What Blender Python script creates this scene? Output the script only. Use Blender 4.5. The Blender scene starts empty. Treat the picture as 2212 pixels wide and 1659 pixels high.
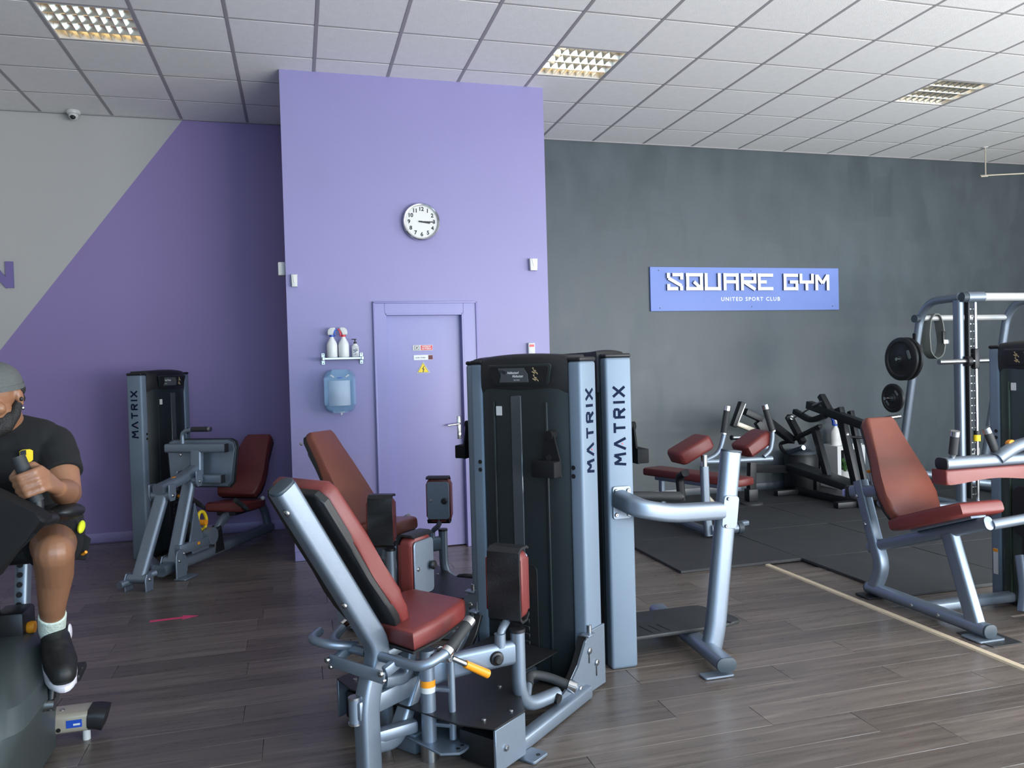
import bpy, bmesh, math, random
from mathutils import Vector, Matrix

# ------------------------------------------------------------------ camera, sky, light
scene = bpy.context.scene
COL = scene.collection
cam_data = bpy.data.cameras.new('camera')
cam = bpy.data.objects.new('camera', cam_data)
COL.objects.link(cam)
RW = ((0.96391, -0.264805, -0.027483), (-0.032053, -0.012953, -0.999402), (0.264291, 0.964215, -0.020973))
CAM = (1.590591, -5.747676, 1.537207)
cam.matrix_world = Matrix(((RW[0][0], -RW[1][0], -RW[2][0], CAM[0]),
                           (RW[0][1], -RW[1][1], -RW[2][1], CAM[1]),
                           (RW[0][2], -RW[1][2], -RW[2][2], CAM[2]), (0, 0, 0, 1)))
cam_data.sensor_width = 36.0
cam_data.lens = 36.0 * 1689.4158 / 2212.0
cam_data.clip_start = 0.05
scene.camera = cam

scene.view_settings.view_transform = 'Standard'
scene.view_settings.look = 'None'
scene.view_settings.gamma = 1.0
scene.view_settings.use_curve_mapping = False
scene.view_settings.exposure = -0.1
scene.cycles.use_denoising = True
scene.cycles.max_bounces = 8
scene.cycles.sample_clamp_indirect = 6.0
scene.cycles.caustics_reflective = False
scene.cycles.caustics_refractive = False

world = bpy.data.worlds.new('world')
scene.world = world
world.use_nodes = True
world.node_tree.nodes['Background'].inputs['Color'].default_value = (0.70, 0.85, 1.0, 1)
world.node_tree.nodes['Background'].inputs['Strength'].default_value = 1.4


def area(name, loc, rot, sx, sy, power, color):
    d = bpy.data.lights.new(name, 'AREA')
    d.shape = 'RECTANGLE'; d.size = sx; d.size_y = sy
    d.energy = power; d.color = color
    o = bpy.data.objects.new(name, d); COL.objects.link(o)
    o.location = loc; o.rotation_euler = rot
    return o


# daylight entering the shop-front windows (front wall, right half) and the right-hand wall:
# cool light from the sky slanting down, warmer light thrown up by the sunlit pavement outside
area('window_skylight', (5.5, -7.50, 1.75), (math.radians(76), 0, 0), 9.8, 2.5, 420, (0.42, 0.70, 1.0))
area('window_pavement_light', (7.2, -7.52, 1.2), (math.radians(120), 0, 0), 6.4, 1.7, 640, (1.0, 0.93, 0.84))
area('side_window_skylight', (11.28, -3.9, 1.8), (0, math.radians(80), 0), 2.4, 5.0, 130, (0.45, 0.72, 1.0))
area('side_window_pavement_light', (11.30, -5.3, 1.2), (0, math.radians(115), 0), 1.6, 3.8, 330, (1.0, 0.93, 0.84))

R_ = random.Random(7)


# ------------------------------------------------------------------ materials
def mat(name, col, rough=0.5, metal=0.0, noise=0.0, nscale=20.0, bump=0.0, bscale=200.0, spec=0.5, coat=0.0, trans=0.0, emit=None, es=0.0, alpha=1.0):
    m = bpy.data.materials.new(name); m.use_nodes = True
    nt = m.node_tree; b = nt.nodes['Principled BSDF']
    b.inputs['Base Color'].default_value = (*col, 1)
    b.inputs['Roughness'].default_value = rough
    b.inputs['Metallic'].default_value = metal
    b.inputs['Specular IOR Level'].default_value = spec
    b.inputs['Coat Weight'].default_value = coat
    b.inputs['Transmission Weight'].default_value = trans
    b.inputs['Alpha'].default_value = alpha
    if emit:
        b.inputs['Emission Color'].default_value = (*emit, 1)
        b.inputs['Emission Strength'].default_value = es
    tc = nt.nodes.new('ShaderNodeTexCoord')
    if noise > 0:
        n = nt.nodes.new('ShaderNodeTexNoise'); n.inputs['Scale'].default_value = nscale
        n.inputs['Detail'].default_value = 4
        nt.links.new(tc.outputs['Object'], n.inputs['Vector'])
        mx = nt.nodes.new('ShaderNodeMix'); mx.data_type = 'RGBA'
        mx.inputs['A'].default_value = (*[c * (1 - noise) for c in col], 1)
        mx.inputs['B'].default_value = (*[min(1, c * (1 + noise)) for c in col], 1)
        nt.links.new(n.outputs['Fac'], mx.inputs['Factor'])
        nt.links.new(mx.outputs['Result'], b.inputs['Base Color'])
    if bump > 0:
        n2 = nt.nodes.new('ShaderNodeTexNoise'); n2.inputs['Scale'].default_value = bscale
        nt.links.new(tc.outputs['Object'], n2.inputs['Vector'])
        bp = nt.nodes.new('ShaderNodeBump'); bp.inputs['Strength'].default_value = bump
        bp.inputs['Distance'].default_value = 0.004
        nt.links.new(n2.outputs['Fac'], bp.inputs['Height'])
        nt.links.new(bp.outputs['Normal'], b.inputs['Normal'])
    return m


M = {}
M['silver'] = mat('silver_paint', (0.235, 0.280, 0.340), 0.42, 0.68, 0.05, 30, 0.08, 300)
M['upright'] = mat('upright_paint', (0.175, 0.225, 0.285), 0.58, 0.25, 0.03, 10)
M['steel'] = mat('steel', (0.42, 0.42, 0.42), 0.3, 1.0)
M['chrome'] = mat('chrome', (0.75, 0.75, 0.75), 0.12, 1.0)
M['whitetube'] = mat('pale_tube', (0.62, 0.62, 0.61), 0.4, 0.35)
M['black'] = mat('black_plastic', (0.010, 0.010, 0.011), 0.45, 0, 0.2, 30)
M['blackmetal'] = mat('black_powder_coat', (0.013, 0.014, 0.016), 0.42, 0.2, 0.2, 60, 0.1, 400)
M['blackmatt'] = mat('matt_black', (0.006, 0.006, 0.007), 0.75, spec=0.25)
M['shroud'] = mat('shroud_plastic', (0.012, 0.018, 0.020), 0.40, 0, 0.15, 12)
M['shroudgreen'] = mat('green_tinted_shroud', (0.03, 0.05, 0.038), 0.22, 0, 0.15, 6)
M['strip'] = mat('smoked_window', (0.055, 0.062, 0.068), 0.12, 0)
M['panelgrey'] = mat('panel_grey', (0.07, 0.075, 0.078), 0.35)
M['cap'] = mat('cap_grey', (0.040, 0.055, 0.070), 0.5)
M['red'] = mat('red_vinyl', (0.170, 0.031, 0.027), 0.36, 0, 0.10, 6, 0.25, 500)
M['tan'] = mat('faded_red_vinyl', (0.205, 0.056, 0.036), 0.36, 0, 0.12, 6, 0.25, 500)
M['blackvinyl'] = mat('black_vinyl', (0.010, 0.010, 0.011), 0.48, 0, 0.15, 20, 0.3, 90)
M['grip'] = mat('rubber_grip', (0.022, 0.024, 0.026), 0.6, 0, 0.1, 60, 0.3, 500)
M['orange'] = mat('orange_plastic', (0.85, 0.30, 0.015), 0.38)
M['yellow'] = mat('yellow_plastic', (0.85, 0.62, 0.02), 0.45)
M['white'] = mat('white_plastic', (0.62, 0.62, 0.60), 0.4)
M['whitelac'] = mat('white_lacquer', (0.72, 0.73, 0.74), 0.35)
M['bottle'] = mat('cloudy_bottle', (0.80, 0.80, 0.78), 0.35, 0, 0.04, 20)
M['blueplastic'] = mat('blue_plastic', (0.02, 0.08, 0.45), 0.35)
M['redplastic'] = mat('red_plastic', (0.65, 0.02, 0.03), 0.35)
M['ink'] = mat('dark_ink', (0.01, 0.012, 0.02), 0.5)
M['inknavy'] = mat('navy_lettering', (0.006, 0.012, 0.035), 0.8, spec=0.1)
M['inkwhite'] = mat('white_print', (0.72, 0.72, 0.70), 0.5)
M['inktan'] = mat('tan_print', (0.50, 0.38, 0.20), 0.5)
M['inkgrey'] = mat('grey_print', (0.35, 0.35, 0.35), 0.5)
M['rubber'] = mat('rubber_mat', (0.034, 0.035, 0.037), 0.62, 0, 0.35, 5, 0.5, 260)
M['mat_edge'] = mat('platform_rubber', (0.022, 0.024, 0.025), 0.5, 0, 0.3, 30, 0.4, 300)
M['tape'] = mat('beige_strip', (0.62, 0.50, 0.35), 0.5, 0, 0.12, 40)
M['pink'] = mat('pink_tape', (0.75, 0.06, 0.16), 0.5)
M['purple'] = mat('purple_paint', (0.265, 0.238, 0.45), 0.44, 0, 0.03, 3, 0.12, 90)
M['purplegloss'] = mat('purple_door_paint', (0.265, 0.248, 0.485), 0.36, 0, 0.02, 3)
M['basepurple'] = mat('baseboard_purple', (0.33, 0.27, 0.52), 0.4)
M['basedark'] = mat('baseboard_dark', (0.07, 0.085, 0.10), 0.35)
M['nletter'] = mat('letter_purple', (0.19, 0.15, 0.36), 0.5)
M['tile'] = mat('ceiling_tile', (0.86, 0.845, 0.82), 0.85, 0, 0.06, 14, 0.35, 160)
M['runner'] = mat('ceiling_runner', (0.34, 0.325, 0.33), 0.5, 0.0)
M['runner_thin'] = mat('ceiling_cross_bar', (0.42, 0.40, 0.39), 0.7, 0.0)
M['wallwhite'] = mat('wall_white', (0.55, 0.54, 0.52), 0.7, 0, 0.03, 3, 0.1, 90)
M['louvre'] = mat('louvre_aluminium', (0.86, 0.80, 0.68), 0.18, 0.9)
M['tube'] = mat('lamp_tube', (1, 0.9, 0.7), 0.5, emit=(1.0, 0.72, 0.32), es=3.0)
M['reflector'] = mat('lamp_reflector', (0.80, 0.78, 0.74), 0.3, 0.3)
M['blueclear'] = mat('blue_clear_plastic', (0.25, 0.42, 0.66), 0.10, 0, trans=0.2, alpha=0.42)
M['paper'] = mat('paper_roll', (0.80, 0.82, 0.84), 0.7)
M['clockface'] = mat('clock_face', (0.72, 0.71, 0.68), 0.5)
M['glass'] = mat('clear_glass', (1, 1, 1), 0.03, 0, trans=1.0)
M['signblue'] = mat('sign_blue', (0.17, 0.25, 0.60), 0.5, 0, 0.04, 6)
M['letterwhite'] = mat('letter_white', (0.85, 0.86, 0.88), 0.5)
M['letteredge'] = mat('letter_edge', (0.03, 0.04, 0.09), 0.5)
M['skin'] = mat('skin', (0.27, 0.125, 0.066), 0.42, 0, 0.10, 18, 0.12, 160)
M['hair'] = mat('black_hair', (0.010, 0.008, 0.007), 0.6, 0, 0.3, 90, 0.9, 260)
M['shirt'] = mat('black_cloth', (0.0035, 0.0035, 0.004), 0.9, 0, 0.2, 40, 0.35, 60)
M['capcloth'] = mat('grey_cap', (0.095, 0.10, 0.095), 0.8, 0, 0.2, 120, 0.6, 220)
M['sock'] = mat('white_sock', (0.62, 0.70, 0.60), 0.8, 0, 0.08, 40, 0.8, 120)
M['shoe'] = mat('black_shoe', (0.008, 0.008, 0.008), 0.55, 0, 0.2, 60)
M['sole'] = mat('white_sole', (0.72, 0.68, 0.72), 0.5)
M['bikegrey'] = mat('bike_shroud', (0.050, 0.062, 0.062), 0.42, 0, 0.10, 8)
M['beigemetal'] = mat('stabiliser_metal', (0.50, 0.45, 0.36), 0.38, 0.35, 0.05, 20)
M['plate'] = mat('weight_plate', (0.012, 0.012, 0.013), 0.45, 0, 0.2, 30)
M['belt'] = mat('grey_belt', (0.20, 0.21, 0.19), 0.7, 0, 0.15, 60)
M['leaf'] = mat('leaf', (0.04, 0.12, 0.03), 0.5)
M['screenteal'] = mat('teal_print', (0.03, 0.25, 0.32), 0.4)
M['wfloor'] = mat('far_floor', (0.12, 0.10, 0.09), 0.36, 0, 0.3, 2)


# plank material: streaky grain, shifted from plank to plank
def plank_mat():
    m = bpy.data.materials.new('wood_plank'); m.use_nodes = True
    nt = m.node_tree; b = nt.nodes['Principled BSDF']
    N = nt.nodes.new; Lk = nt.links.new
    tc = N('ShaderNodeTexCoord'); oi = N('ShaderNodeObjectInfo')
    mp = N('ShaderNodeMapping'); mp.inputs['Scale'].default_value = (1.6, 26, 1)
    cv = N('ShaderNodeVectorMath'); cv.operation = 'ADD'
    sc = N('ShaderNodeMath'); sc.operation = 'MULTIPLY'; sc.inputs[1].default_value = 37.0
    Lk(oi.outputs['Random'], sc.inputs[0])
    Lk(tc.outputs['Object'], mp.inputs['Vector'])
    Lk(mp.outputs['Vector'], cv.inputs[0]); Lk(sc.outputs[0], cv.inputs[1])
    n = N('ShaderNodeTexNoise'); n.inputs['Scale'].default_value = 1.0; n.inputs['Detail'].default_value = 7; n.inputs['Roughness'].default_value = 0.62; n.inputs['Distortion'].default_value = 0.6
    Lk(cv.outputs[0], n.inputs['Vector'])
    cr = N('ShaderNodeValToRGB')
    e = cr.color_ramp.elements
    e[0].position = 0.30; e[0].color = (0.098, 0.078, 0.066, 1)
    e[1].position = 0.74; e[1].color = (0.205, 0.165, 0.138, 1)
    k = cr.color_ramp.elements.new(0.55); k.color = (0.138, 0.111, 0.094, 1)
    Lk(n.outputs['Fac'], cr.inputs['Fac'])
    hs = N('ShaderNodeHueSaturation')
    mr = N('ShaderNodeMapRange'); mr.inputs['To Min'].default_value = 0.82; mr.inputs['To Max'].default_value = 1.2
    Lk(oi.outputs['Random'], mr.inputs['Value']); Lk(mr.outputs['Result'], hs.inputs['Value'])
    Lk(cr.outputs['Color'], hs.inputs['Color']); Lk(hs.outputs['Color'], b.inputs['Base Color'])
    rr = N('ShaderNodeMapRange'); rr.inputs['To Min'].default_value = 0.20; rr.inputs['To Max'].default_value = 0.38
    Lk(n.outputs['Fac'], rr.inputs['Value']); Lk(rr.outputs['Result'], b.inputs['Roughness'])
    bp = N('ShaderNodeBump'); bp.inputs['Strength'].default_value = 0.12; bp.inputs['Distance'].default_value = 0.002
    Lk(n.outputs['Fac'], bp.inputs['Height']); Lk(bp.outputs['Normal'], b.inputs['Normal'])
    return m


M['plank'] = plank_mat()


def darkwall_mat():
    m = bpy.data.materials.new('dark_grey_paint'); m.use_nodes = True
    nt = m.node_tree; b = nt.nodes['Principled BSDF']; b.inputs['Specular IOR Level'].default_value = 0.55
    N = nt.nodes.new; Lk = nt.links.new
    ge = N('ShaderNodeNewGeometry')
    mp = N('ShaderNodeMapping'); mp.inputs['Scale'].default_value = (2.2, 1, 1.1)
    Lk(ge.outputs['Position'], mp.inputs['Vector'])
    n = N('ShaderNodeTexNoise'); n.inputs['Scale'].default_value = 1.6; n.inputs['Detail'].default_value = 5; n.inputs['Roughness'].default_value = 0.6
    Lk(mp.outputs['Vector'], n.inputs['Vector'])
    v = N('ShaderNodeTexVoronoi'); v.inputs['Scale'].default_value = 1.8; v.distance = 'CHEBYCHEV'
    Lk(mp.outputs['Vector'], v.inputs['Vector'])
    ad = N('ShaderNodeMath'); ad.operation = 'MULTIPLY_ADD'; ad.inputs[1].default_value = 0.25
    Lk(v.outputs['Color'], ad.inputs[0]); Lk(n.outputs['Fac'], ad.inputs[2])
    cr = N('ShaderNodeValToRGB'); e = cr.color_ramp.elements
    e[0].position = 0.35; e[0].color = (0.046, 0.060, 0.068, 1)
    e[1].position = 0.85; e[1].color = (0.068, 0.086, 0.096, 1)
    Lk(ad.outputs[0], cr.inputs['Fac']); Lk(cr.outputs['Color'], b.inputs['Base Color'])
    rr = N('ShaderNodeMapRange'); rr.inputs['From Min'].default_value = 0.3; rr.inputs['From Max'].default_value = 0.9; rr.inputs['To Min'].default_value = 0.40; rr.inputs['To Max'].default_value = 0.54
    Lk(ad.outputs[0], rr.inputs['Value']); Lk(rr.outputs['Result'], b.inputs['Roughness'])
    return m


M['darkwall'] = darkwall_mat()


def twotone_mat():
    # left back wall: off-white field above a straight diagonal, purple below
    m = bpy.data.materials.new('two_tone_paint'); m.use_nodes = True
    nt = m.node_tree; b = nt.nodes['Principled BSDF']
    N = nt.nodes.new; Lk = nt.links.new
    ge = N('ShaderNodeNewGeometry')
    dt = N('ShaderNodeVectorMath'); dt.operation = 'DOT_PRODUCT'
    Lk(ge.outputs['Position'], dt.inputs[0])
    # line through (0.612, 4.0) and (-1.009, 1.821)
    dx, dz = 1.621, 2.179
    dt.inputs[1].default_value = (dz, 0, -dx)
    gt = N('ShaderNodeMath'); gt.operation = 'GREATER_THAN'; gt.inputs[1].default_value = dz * 0.612 - dx * 4.0
    Lk(dt.outputs['Value'], gt.inputs[0])
    mx = N('ShaderNodeMix'); mx.data_type = 'RGBA'
    mx.inputs['A'].default_value = (0.47, 0.457, 0.44, 1); mx.inputs['B'].default_value = (0.27, 0.20, 0.42, 1)
    Lk(gt.outputs[0], mx.inputs['Factor']); Lk(mx.outputs['Result'], b.inputs['Base Color'])
    b.inputs['Roughness'].default_value = 0.6
    tcn = N('ShaderNodeTexNoise'); tcn.inputs['Scale'].default_value = 120
    Lk(ge.outputs['Position'], tcn.inputs['Vector'])
    bp = N('ShaderNodeBump'); bp.inputs['Strength'].default_value = 0.1; bp.inputs['Distance'].default_value = 0.003
    Lk(tcn.outputs['Fac'], bp.inputs['Height']); Lk(bp.outputs['Normal'], b.inputs['Normal'])
    return m


M['twotone'] = twotone_mat()


# ------------------------------------------------------------------ mesh helpers
def V(*a): return Vector(a)


def fillet(pts, d, n=6):
    pts = [Vector(p) for p in pts]
    if d <= 0 or len(pts) < 3: return pts
    out = [pts[0]]
    for i in range(1, len(pts) - 1):
        a, b, c = pts[i - 1], pts[i], pts[i + 1]
        l1, l2 = (a - b).length, (c - b).length
        k = min(d, l1 * 0.48, l2 * 0.48)
        p, q = b + (a - b).normalized() * k, b + (c - b).normalized() * k
        for j in range(n + 1):
            t = j / n
            out.append(p * (1 - t) ** 2 + b * (2 * t * (1 - t)) + q * t * t)
    out.append(pts[-1])
    return out


def rrect(w, h, r, n=3):
    pts = []
    for cx, cy, a0 in ((w / 2 - r, h / 2 - r, 0), (-w / 2 + r, h / 2 - r, 90), (-w / 2 + r, -h / 2 + r, 180), (w / 2 - r, -h / 2 + r, 270)):
        for j in range(n + 1):
            a = math.radians(a0 + 90 * j / n)
            pts.append((cx + r * math.cos(a), cy + r * math.sin(a)))
    return pts


class B:
    def __init__(s, T=None):
        s.bm = bmesh.new(); s.T = T

    def _bev(s, verts, bev, seg):
        if bev > 0:
            es = set()
            for v in verts: es.update(v.link_edges)
            bmesh.ops.bevel(s.bm, geom=list(es), offset=bev, segments=seg, affect='EDGES', profile=0.5, clamp_overlap=True)

    def box(s, c, size, bev=0.0, seg=2, rot=None):
        m = Matrix.Translation(Vector(c))
        if rot is not None: m = m @ rot
        m = m @ Matrix.Diagonal((size[0], size[1], size[2], 1))
        r = bmesh.ops.create_cube(s.bm, size=1.0, matrix=m)
        s._bev(r['verts'], bev, seg)
        return s

    def bar(s, p0, p1, w, h, up=(0, 0, 1), bev=0.0, seg=2):
        # straight box from p0 to p1; w across, h along `up`
        p0, p1 = Vector(p0), Vector(p1); t = (p1 - p0); L = t.length; t.normalize()
        u = Vector(up); u = (u - t * u.dot(t)).normalized(); sd = t.cross(u)
        m = Matrix(((t.x, sd.x, u.x, 0), (t.y, sd.y, u.y, 0), (t.z, sd.z, u.z, 0), (0, 0, 0, 1)))
        return s.box((p0 + p1) / 2, (L, w, h), bev, seg, m)

    def tube(s, pts, r, fil=0.0, n=12, sec=None, up=None, r1=None, cap=True):
        P = fillet(pts, fil)
        k = len(P)
        T = []
        for i in range(k):
            a = P[max(i - 1, 0)]; c = P[min(i + 1, k - 1)]
            T.append((c - a).normalized())
        if sec is None:
            sc = [(math.cos(2 * math.pi * j / n), math.sin(2 * math.pi * j / n)) for j in range(n)]
        else:
            sc = sec
        if up is not None:
            u = Vector(up)
        else:
            u = V(0, 0, 1) if abs(T[0].z) < 0.9 else V(1, 0, 0)
        rings = []
        for i in range(k):
            if up is not None: u = Vector(up)
            u = (u - T[i] * u.dot(T[i])).normalized()
            sd = T[i].cross(u)
            rr = 1.0
            if sec is None:
                rr = r if r1 is None else r + (r1 - r) * i / (k - 1)
            rings.append([s.bm.verts.new(P[i] + sd * (x * rr) + u * (y * rr)) for x, y in sc])
        m = len(sc)
        for i in range(k - 1):
            for j in range(m):
                s.bm.faces.new((rings[i][j], rings[i][(j + 1) % m], rings[i + 1][(j + 1) % m], rings[i + 1][j]))
        if cap:
            s.bm.faces.new(rings[0][::-1]); s.bm.faces.new(rings[-1])
        return s

    def cyl(s, p0, p1, r, r1=None, n=20):
        return s.tube([p0, p1], r, n=n, r1=r1)

    def prism(s, out, depth, Mx=None, bev=0.0, seg=2):
        # 2-D outline (x, y) extruded 0..depth along local z, placed by Mx
        Mx = Mx or Matrix.Identity(4)
        lo = [s.bm.verts.new(Mx @ V(x, y, 0)) for x, y in out]
        hi = [s.bm.verts.new(Mx @ V(x, y, depth)) for x, y in out]
        n = len(out)
        s.bm.faces.new(lo[::-1]); s.bm.faces.new(hi)
        side = []
        for j in range(n):
            s.bm.faces.new((lo[j], lo[(j + 1) % n], hi[(j + 1) % n], hi[j]))
        if bev > 0:
            es = []
            for j in range(n):
                for ring in (lo, hi):
                    e = s.bm.edges.get((ring[j], ring[(j + 1) % n]))
                    if e: es.append(e)
            bmesh.ops.bevel(s.bm, geom=es, offset=bev, segments=seg, affect='EDGES', profile=0.5, clamp_overlap=True)
        return s

    def lathe(s, prof, Mx=None, n=24):
        Mx = Mx or Matrix.Identity(4)
        rings = []
        for r, z in prof:
            rings.append([s.bm.verts.new(Mx @ V(max(r, 1e-5) * math.cos(2 * math.pi * j / n), max(r, 1e-5) * math.sin(2 * math.pi * j / n), z)) for j in range(n)])
        for i in range(len(rings) - 1):
            for j in range(n):
                s.bm.faces.new((rings[i][j], rings[i][(j + 1) % n], rings[i + 1][(j + 1) % n], rings[i + 1][j]))
        s.bm.faces.new(rings[0][::-1]); s.bm.faces.new(rings[-1])
        return s

    def ball(s, c, r, rot=None, seg=16):
        if not hasattr(r, '__len__'): r = (r, r, r)
        m = Matrix.Translation(Vector(c))
        if rot is not None: m = m @ rot
        m = m @ Matrix.Diagonal((r[0], r[1], r[2], 1))
        bmesh.ops.create_uvsphere(s.bm, u_segments=seg, v_segments=max(8, seg * 3 // 4), radius=1, matrix=m)
        return s

    def mesh(s, name, ang=38):
        if s.T is not None: bmesh.ops.transform(s.bm, matrix=s.T, verts=s.bm.verts)
        bmesh.ops.recalc_face_normals(s.bm, faces=s.bm.faces)
        me = bpy.data.meshes.new(name)
        s.bm.to_mesh(me); s.bm.free()
        for p in me.polygons: p.use_smooth = True
        me.set_sharp_from_angle(angle=math.radians(ang))
        return me

    def obj(s, name, m, parent=None, ang=38):
        me = s.mesh(name, ang)
        me.materials.append(M[m] if isinstance(m, str) else m)
        o = bpy.data.objects.new(name, me); COL.objects.link(o)
        if parent is not None: o.parent = parent
        return o


def thing(name, label, cat, loc=(0, 0, 0), deg=0.0, group=None):
    o = bpy.data.objects.new(name, None); COL.objects.link(o)
    o.empty_display_size = 0.1
    o.location = loc; o.rotation_euler = (0, 0, math.radians(deg))
    o['label'] = label; o['category'] = cat
    if group: o['group'] = group
    return o


def tag(o, label, cat, group=None):
    o['label'] = label; o['category'] = cat
    if group: o['group'] = group
    return o


def struct(o):
    o['kind'] = 'structure'
    return o


def frameM(o, x, y):
    # matrix whose local x, y run along the given world vectors
    x = Vector(x).normalized(); y = Vector(y); y = (y - x * y.dot(x)).normalized(); z = x.cross(y); o = Vector(o)
    return Matrix(((x.x, y.x, z.x, o.x), (x.y, y.y, z.y, o.y), (x.z, y.z, z.z, o.z), (0, 0, 0, 1)))


def text(body, size, Mx, m, parent, name='lettering', depth=0.001, align='CENTER', sx=1.0, shear=0.0, bold=0.0, space=1.0):
    cu = bpy.data.curves.new(name, 'FONT')
    cu.body = body; cu.size = size; cu.extrude = depth; cu.align_x = align; cu.align_y = 'CENTER'; cu.shear = shear; cu.offset = bold
    cu.space_character = space; cu.resolution_u = 3
    t = bpy.data.objects.new(name, cu); COL.objects.link(t)
    dg = bpy.context.evaluated_depsgraph_get()
    me = bpy.data.meshes.new_from_object(t.evaluated_get(dg))
    bpy.data.objects.remove(t); bpy.data.curves.remove(cu)
    me.transform(Mx @ Matrix.Diagonal((sx, 1, 1, 1)))
    me.materials.clear(); me.materials.append(M[m])
    o = bpy.data.objects.new(name, me); COL.objects.link(o)
    if parent is not None: o.parent = parent
    return o


def strokes(b, polys, w, Mx, depth):
    k = 0
    for pl in polys:
        for (x0, y0), (x1, y1) in zip(pl[:-1], pl[1:]):
            d = V(x1 - x0, y1 - y0, 0); d.normalize(); nrm = V(-d.y, d.x, 0) * (w / 2)
            a, c = V(x0, y0, 0), V(x1, y1, 0)
            q = [a - nrm, c - nrm, c + nrm, a + nrm]
            b.prism([(p.x, p.y) for p in q], depth + k * 0.00035, Mx); k += 1
    return b


def copy_tree(o, parent=None):
    c = o.copy(); COL.objects.link(c); c.parent = parent
    for ch in o.children: copy_tree(ch, c)
    return c


RZ = lambda d: Matrix.Rotation(math.radians(d), 4, 'Z')
RX = lambda d: Matrix.Rotation(math.radians(d), 4, 'X')
RY = lambda d: Matrix.Rotation(math.radians(d), 4, 'Y')
TR = lambda x, y, z: Matrix.Translation((x, y, z))

# ------------------------------------------------------------------ room shell
X0, X1, Y0, YW, ZC = -4.0, 11.4, -7.6, 2.35, 4.0
CL, CR, CF = 1.526, 3.762, 0.875          # projecting purple pillar: left, right, front
DXL, DXR, DZ = 2.303, 2.993, 2.028        # door opening

fl = struct(B().box(((X0 + X1) / 2, (Y0 + YW) / 2, -0.06), (X1 - X0, YW - Y0, 0.1)).obj('floor', 'wfloor'))
PW, PL = 0.19, 1.22
plank_me = B().box((0, 0, 0), (PL - 0.0016, PW - 0.0016, 0.012), 0.0012, 1).mesh('floor_plank')
plank_me.materials.append(M['plank'])
row = 0
y = -3.635 - PW / 2
rows = []
while y + PW / 2 < YW + 0.05:
    rows.append(y); y += PW
k = 0
anchor = {6: 3.13, 5: 3.48, 4: 3.86, 7: 3.845, 3: 4.117, 8: 3.136}
for r, yy in enumerate(rows):
    off = anchor.get(r, None)
    if off is None: off = R_.uniform(0, PL)
    far = yy > 0.2
    xs = off - math.ceil((off + 2.4) / PL) * PL
    lim = 5.4 if yy < -1.0 else (4.6 if yy < -0.5 else 4.35)
    while xs < lim:
        if xs + PL > (-1.4 if yy > -1.5 else 0.0):
            o = bpy.data.objects.new('floor_plank', plank_me); COL.objects.link(o)
            o.parent = fl; o.location = (xs + PL / 2, yy, -0.006); k += 1
        xs += PL

# ceiling: slab, lay-in tiles, runners
ce = struct(B().box(((X0 + X1) / 2, (Y0 + YW) / 2, ZC + 0.21), (X1 - X0, YW - Y0, 0.1)).obj('ceiling', 'tile'))
LIGHTS = [(0, 0), (6, 0), (12, 0)]
tile_me = B().box((0, 0, 0), (0.576, 0.576, 0.016), 0.0025, 1).mesh('ceiling_tile'); tile_me.materials.append(M['tile'])
for i in range(-2, 19):
    for j in range(-4, 4):
        if (i, j) in LIGHTS: continue
        x, y = (i + 0.5) * 0.6, (j + 0.5) * 0.6
        if y > CF + 0.25 and CL + 0.25 < x < CR - 0.25: continue
        if x > X1 - 0.3 or y > YW: continue
        o = bpy.data.objects.new('ceiling_tile', tile_me); COL.objects.link(o)
        o.parent = ce; o.location = (x, y, ZC + 0.007)
for i in range(-2, 19):
    x = i * 0.6
    y1 = YW if not (CL < x < CR) else CF
    B().box((x, (-2.4 + y1) / 2, ZC + 0.004), (0.026, y1 + 2.4, 0.014), 0.002, 1).obj('ceiling_runner', 'runner', ce)
for j in range(-4, 5):
    y = j * 0.6
    segs = [(-1.2, X1)] if y < CF else [(-1.2, CL), (CR, X1)]
    for a, c in segs:
        if y > YW: continue
        B().box(((a + c) / 2, y, ZC + 0.005), (c - a, 0.0235, 0.010), 0.002, 1).obj('ceiling_cross_bar', 'runner_thin', ce)
# plain ceiling board outside the part in view (left strip, front half)
B().box(((X0 - 1.2) / 2, (Y0 + YW) / 2, ZC + 0.01), (X0 * -1 - 1.2, YW - Y0, 0.02)).obj('ceiling_board', 'tile', ce)
B().box(((-1.2 + X1) / 2, (Y0 - 2.4) / 2, ZC + 0.01), (X1 + 1.2, -2.4 - Y0, 0.02)).obj('ceiling_board', 'tile', ce)
# pale edge trim where the ceiling meets the back wall
struct(B().box(((CR + X1) / 2, YW - 0.012, ZC - 0.004), (X1 - CR, 0.024, 0.012), 0.002, 1).obj('trim_1', 'runner'))
struct(B().box(((X0 + CL) / 2, YW - 0.012, ZC - 0.004), (CL - X0, 0.024, 0.008), 0.002, 1).obj('trim_2', 'runner'))

wl = struct(B().box(((X0 + CL) / 2, YW + 0.06, ZC / 2 + 0.1), (CL - X0 + 0.1, 0.12, ZC + 0.25)).obj('wall_back_left', 'twotone'))
wr = struct(B().box(((CR + X1) / 2, YW + 0.06, ZC / 2 + 0.1), (X1 - CR + 0.1, 0.12, ZC + 0.25)).obj('wall_back_right', 'darkwall'))
wlt = struct(B().box((X0 - 0.06, (Y0 + YW) / 2, ZC / 2 + 0.1), (0.12, YW - Y0 + 0.24, ZC + 0.25)).obj('wall_left', 'wallwhite'))
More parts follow.
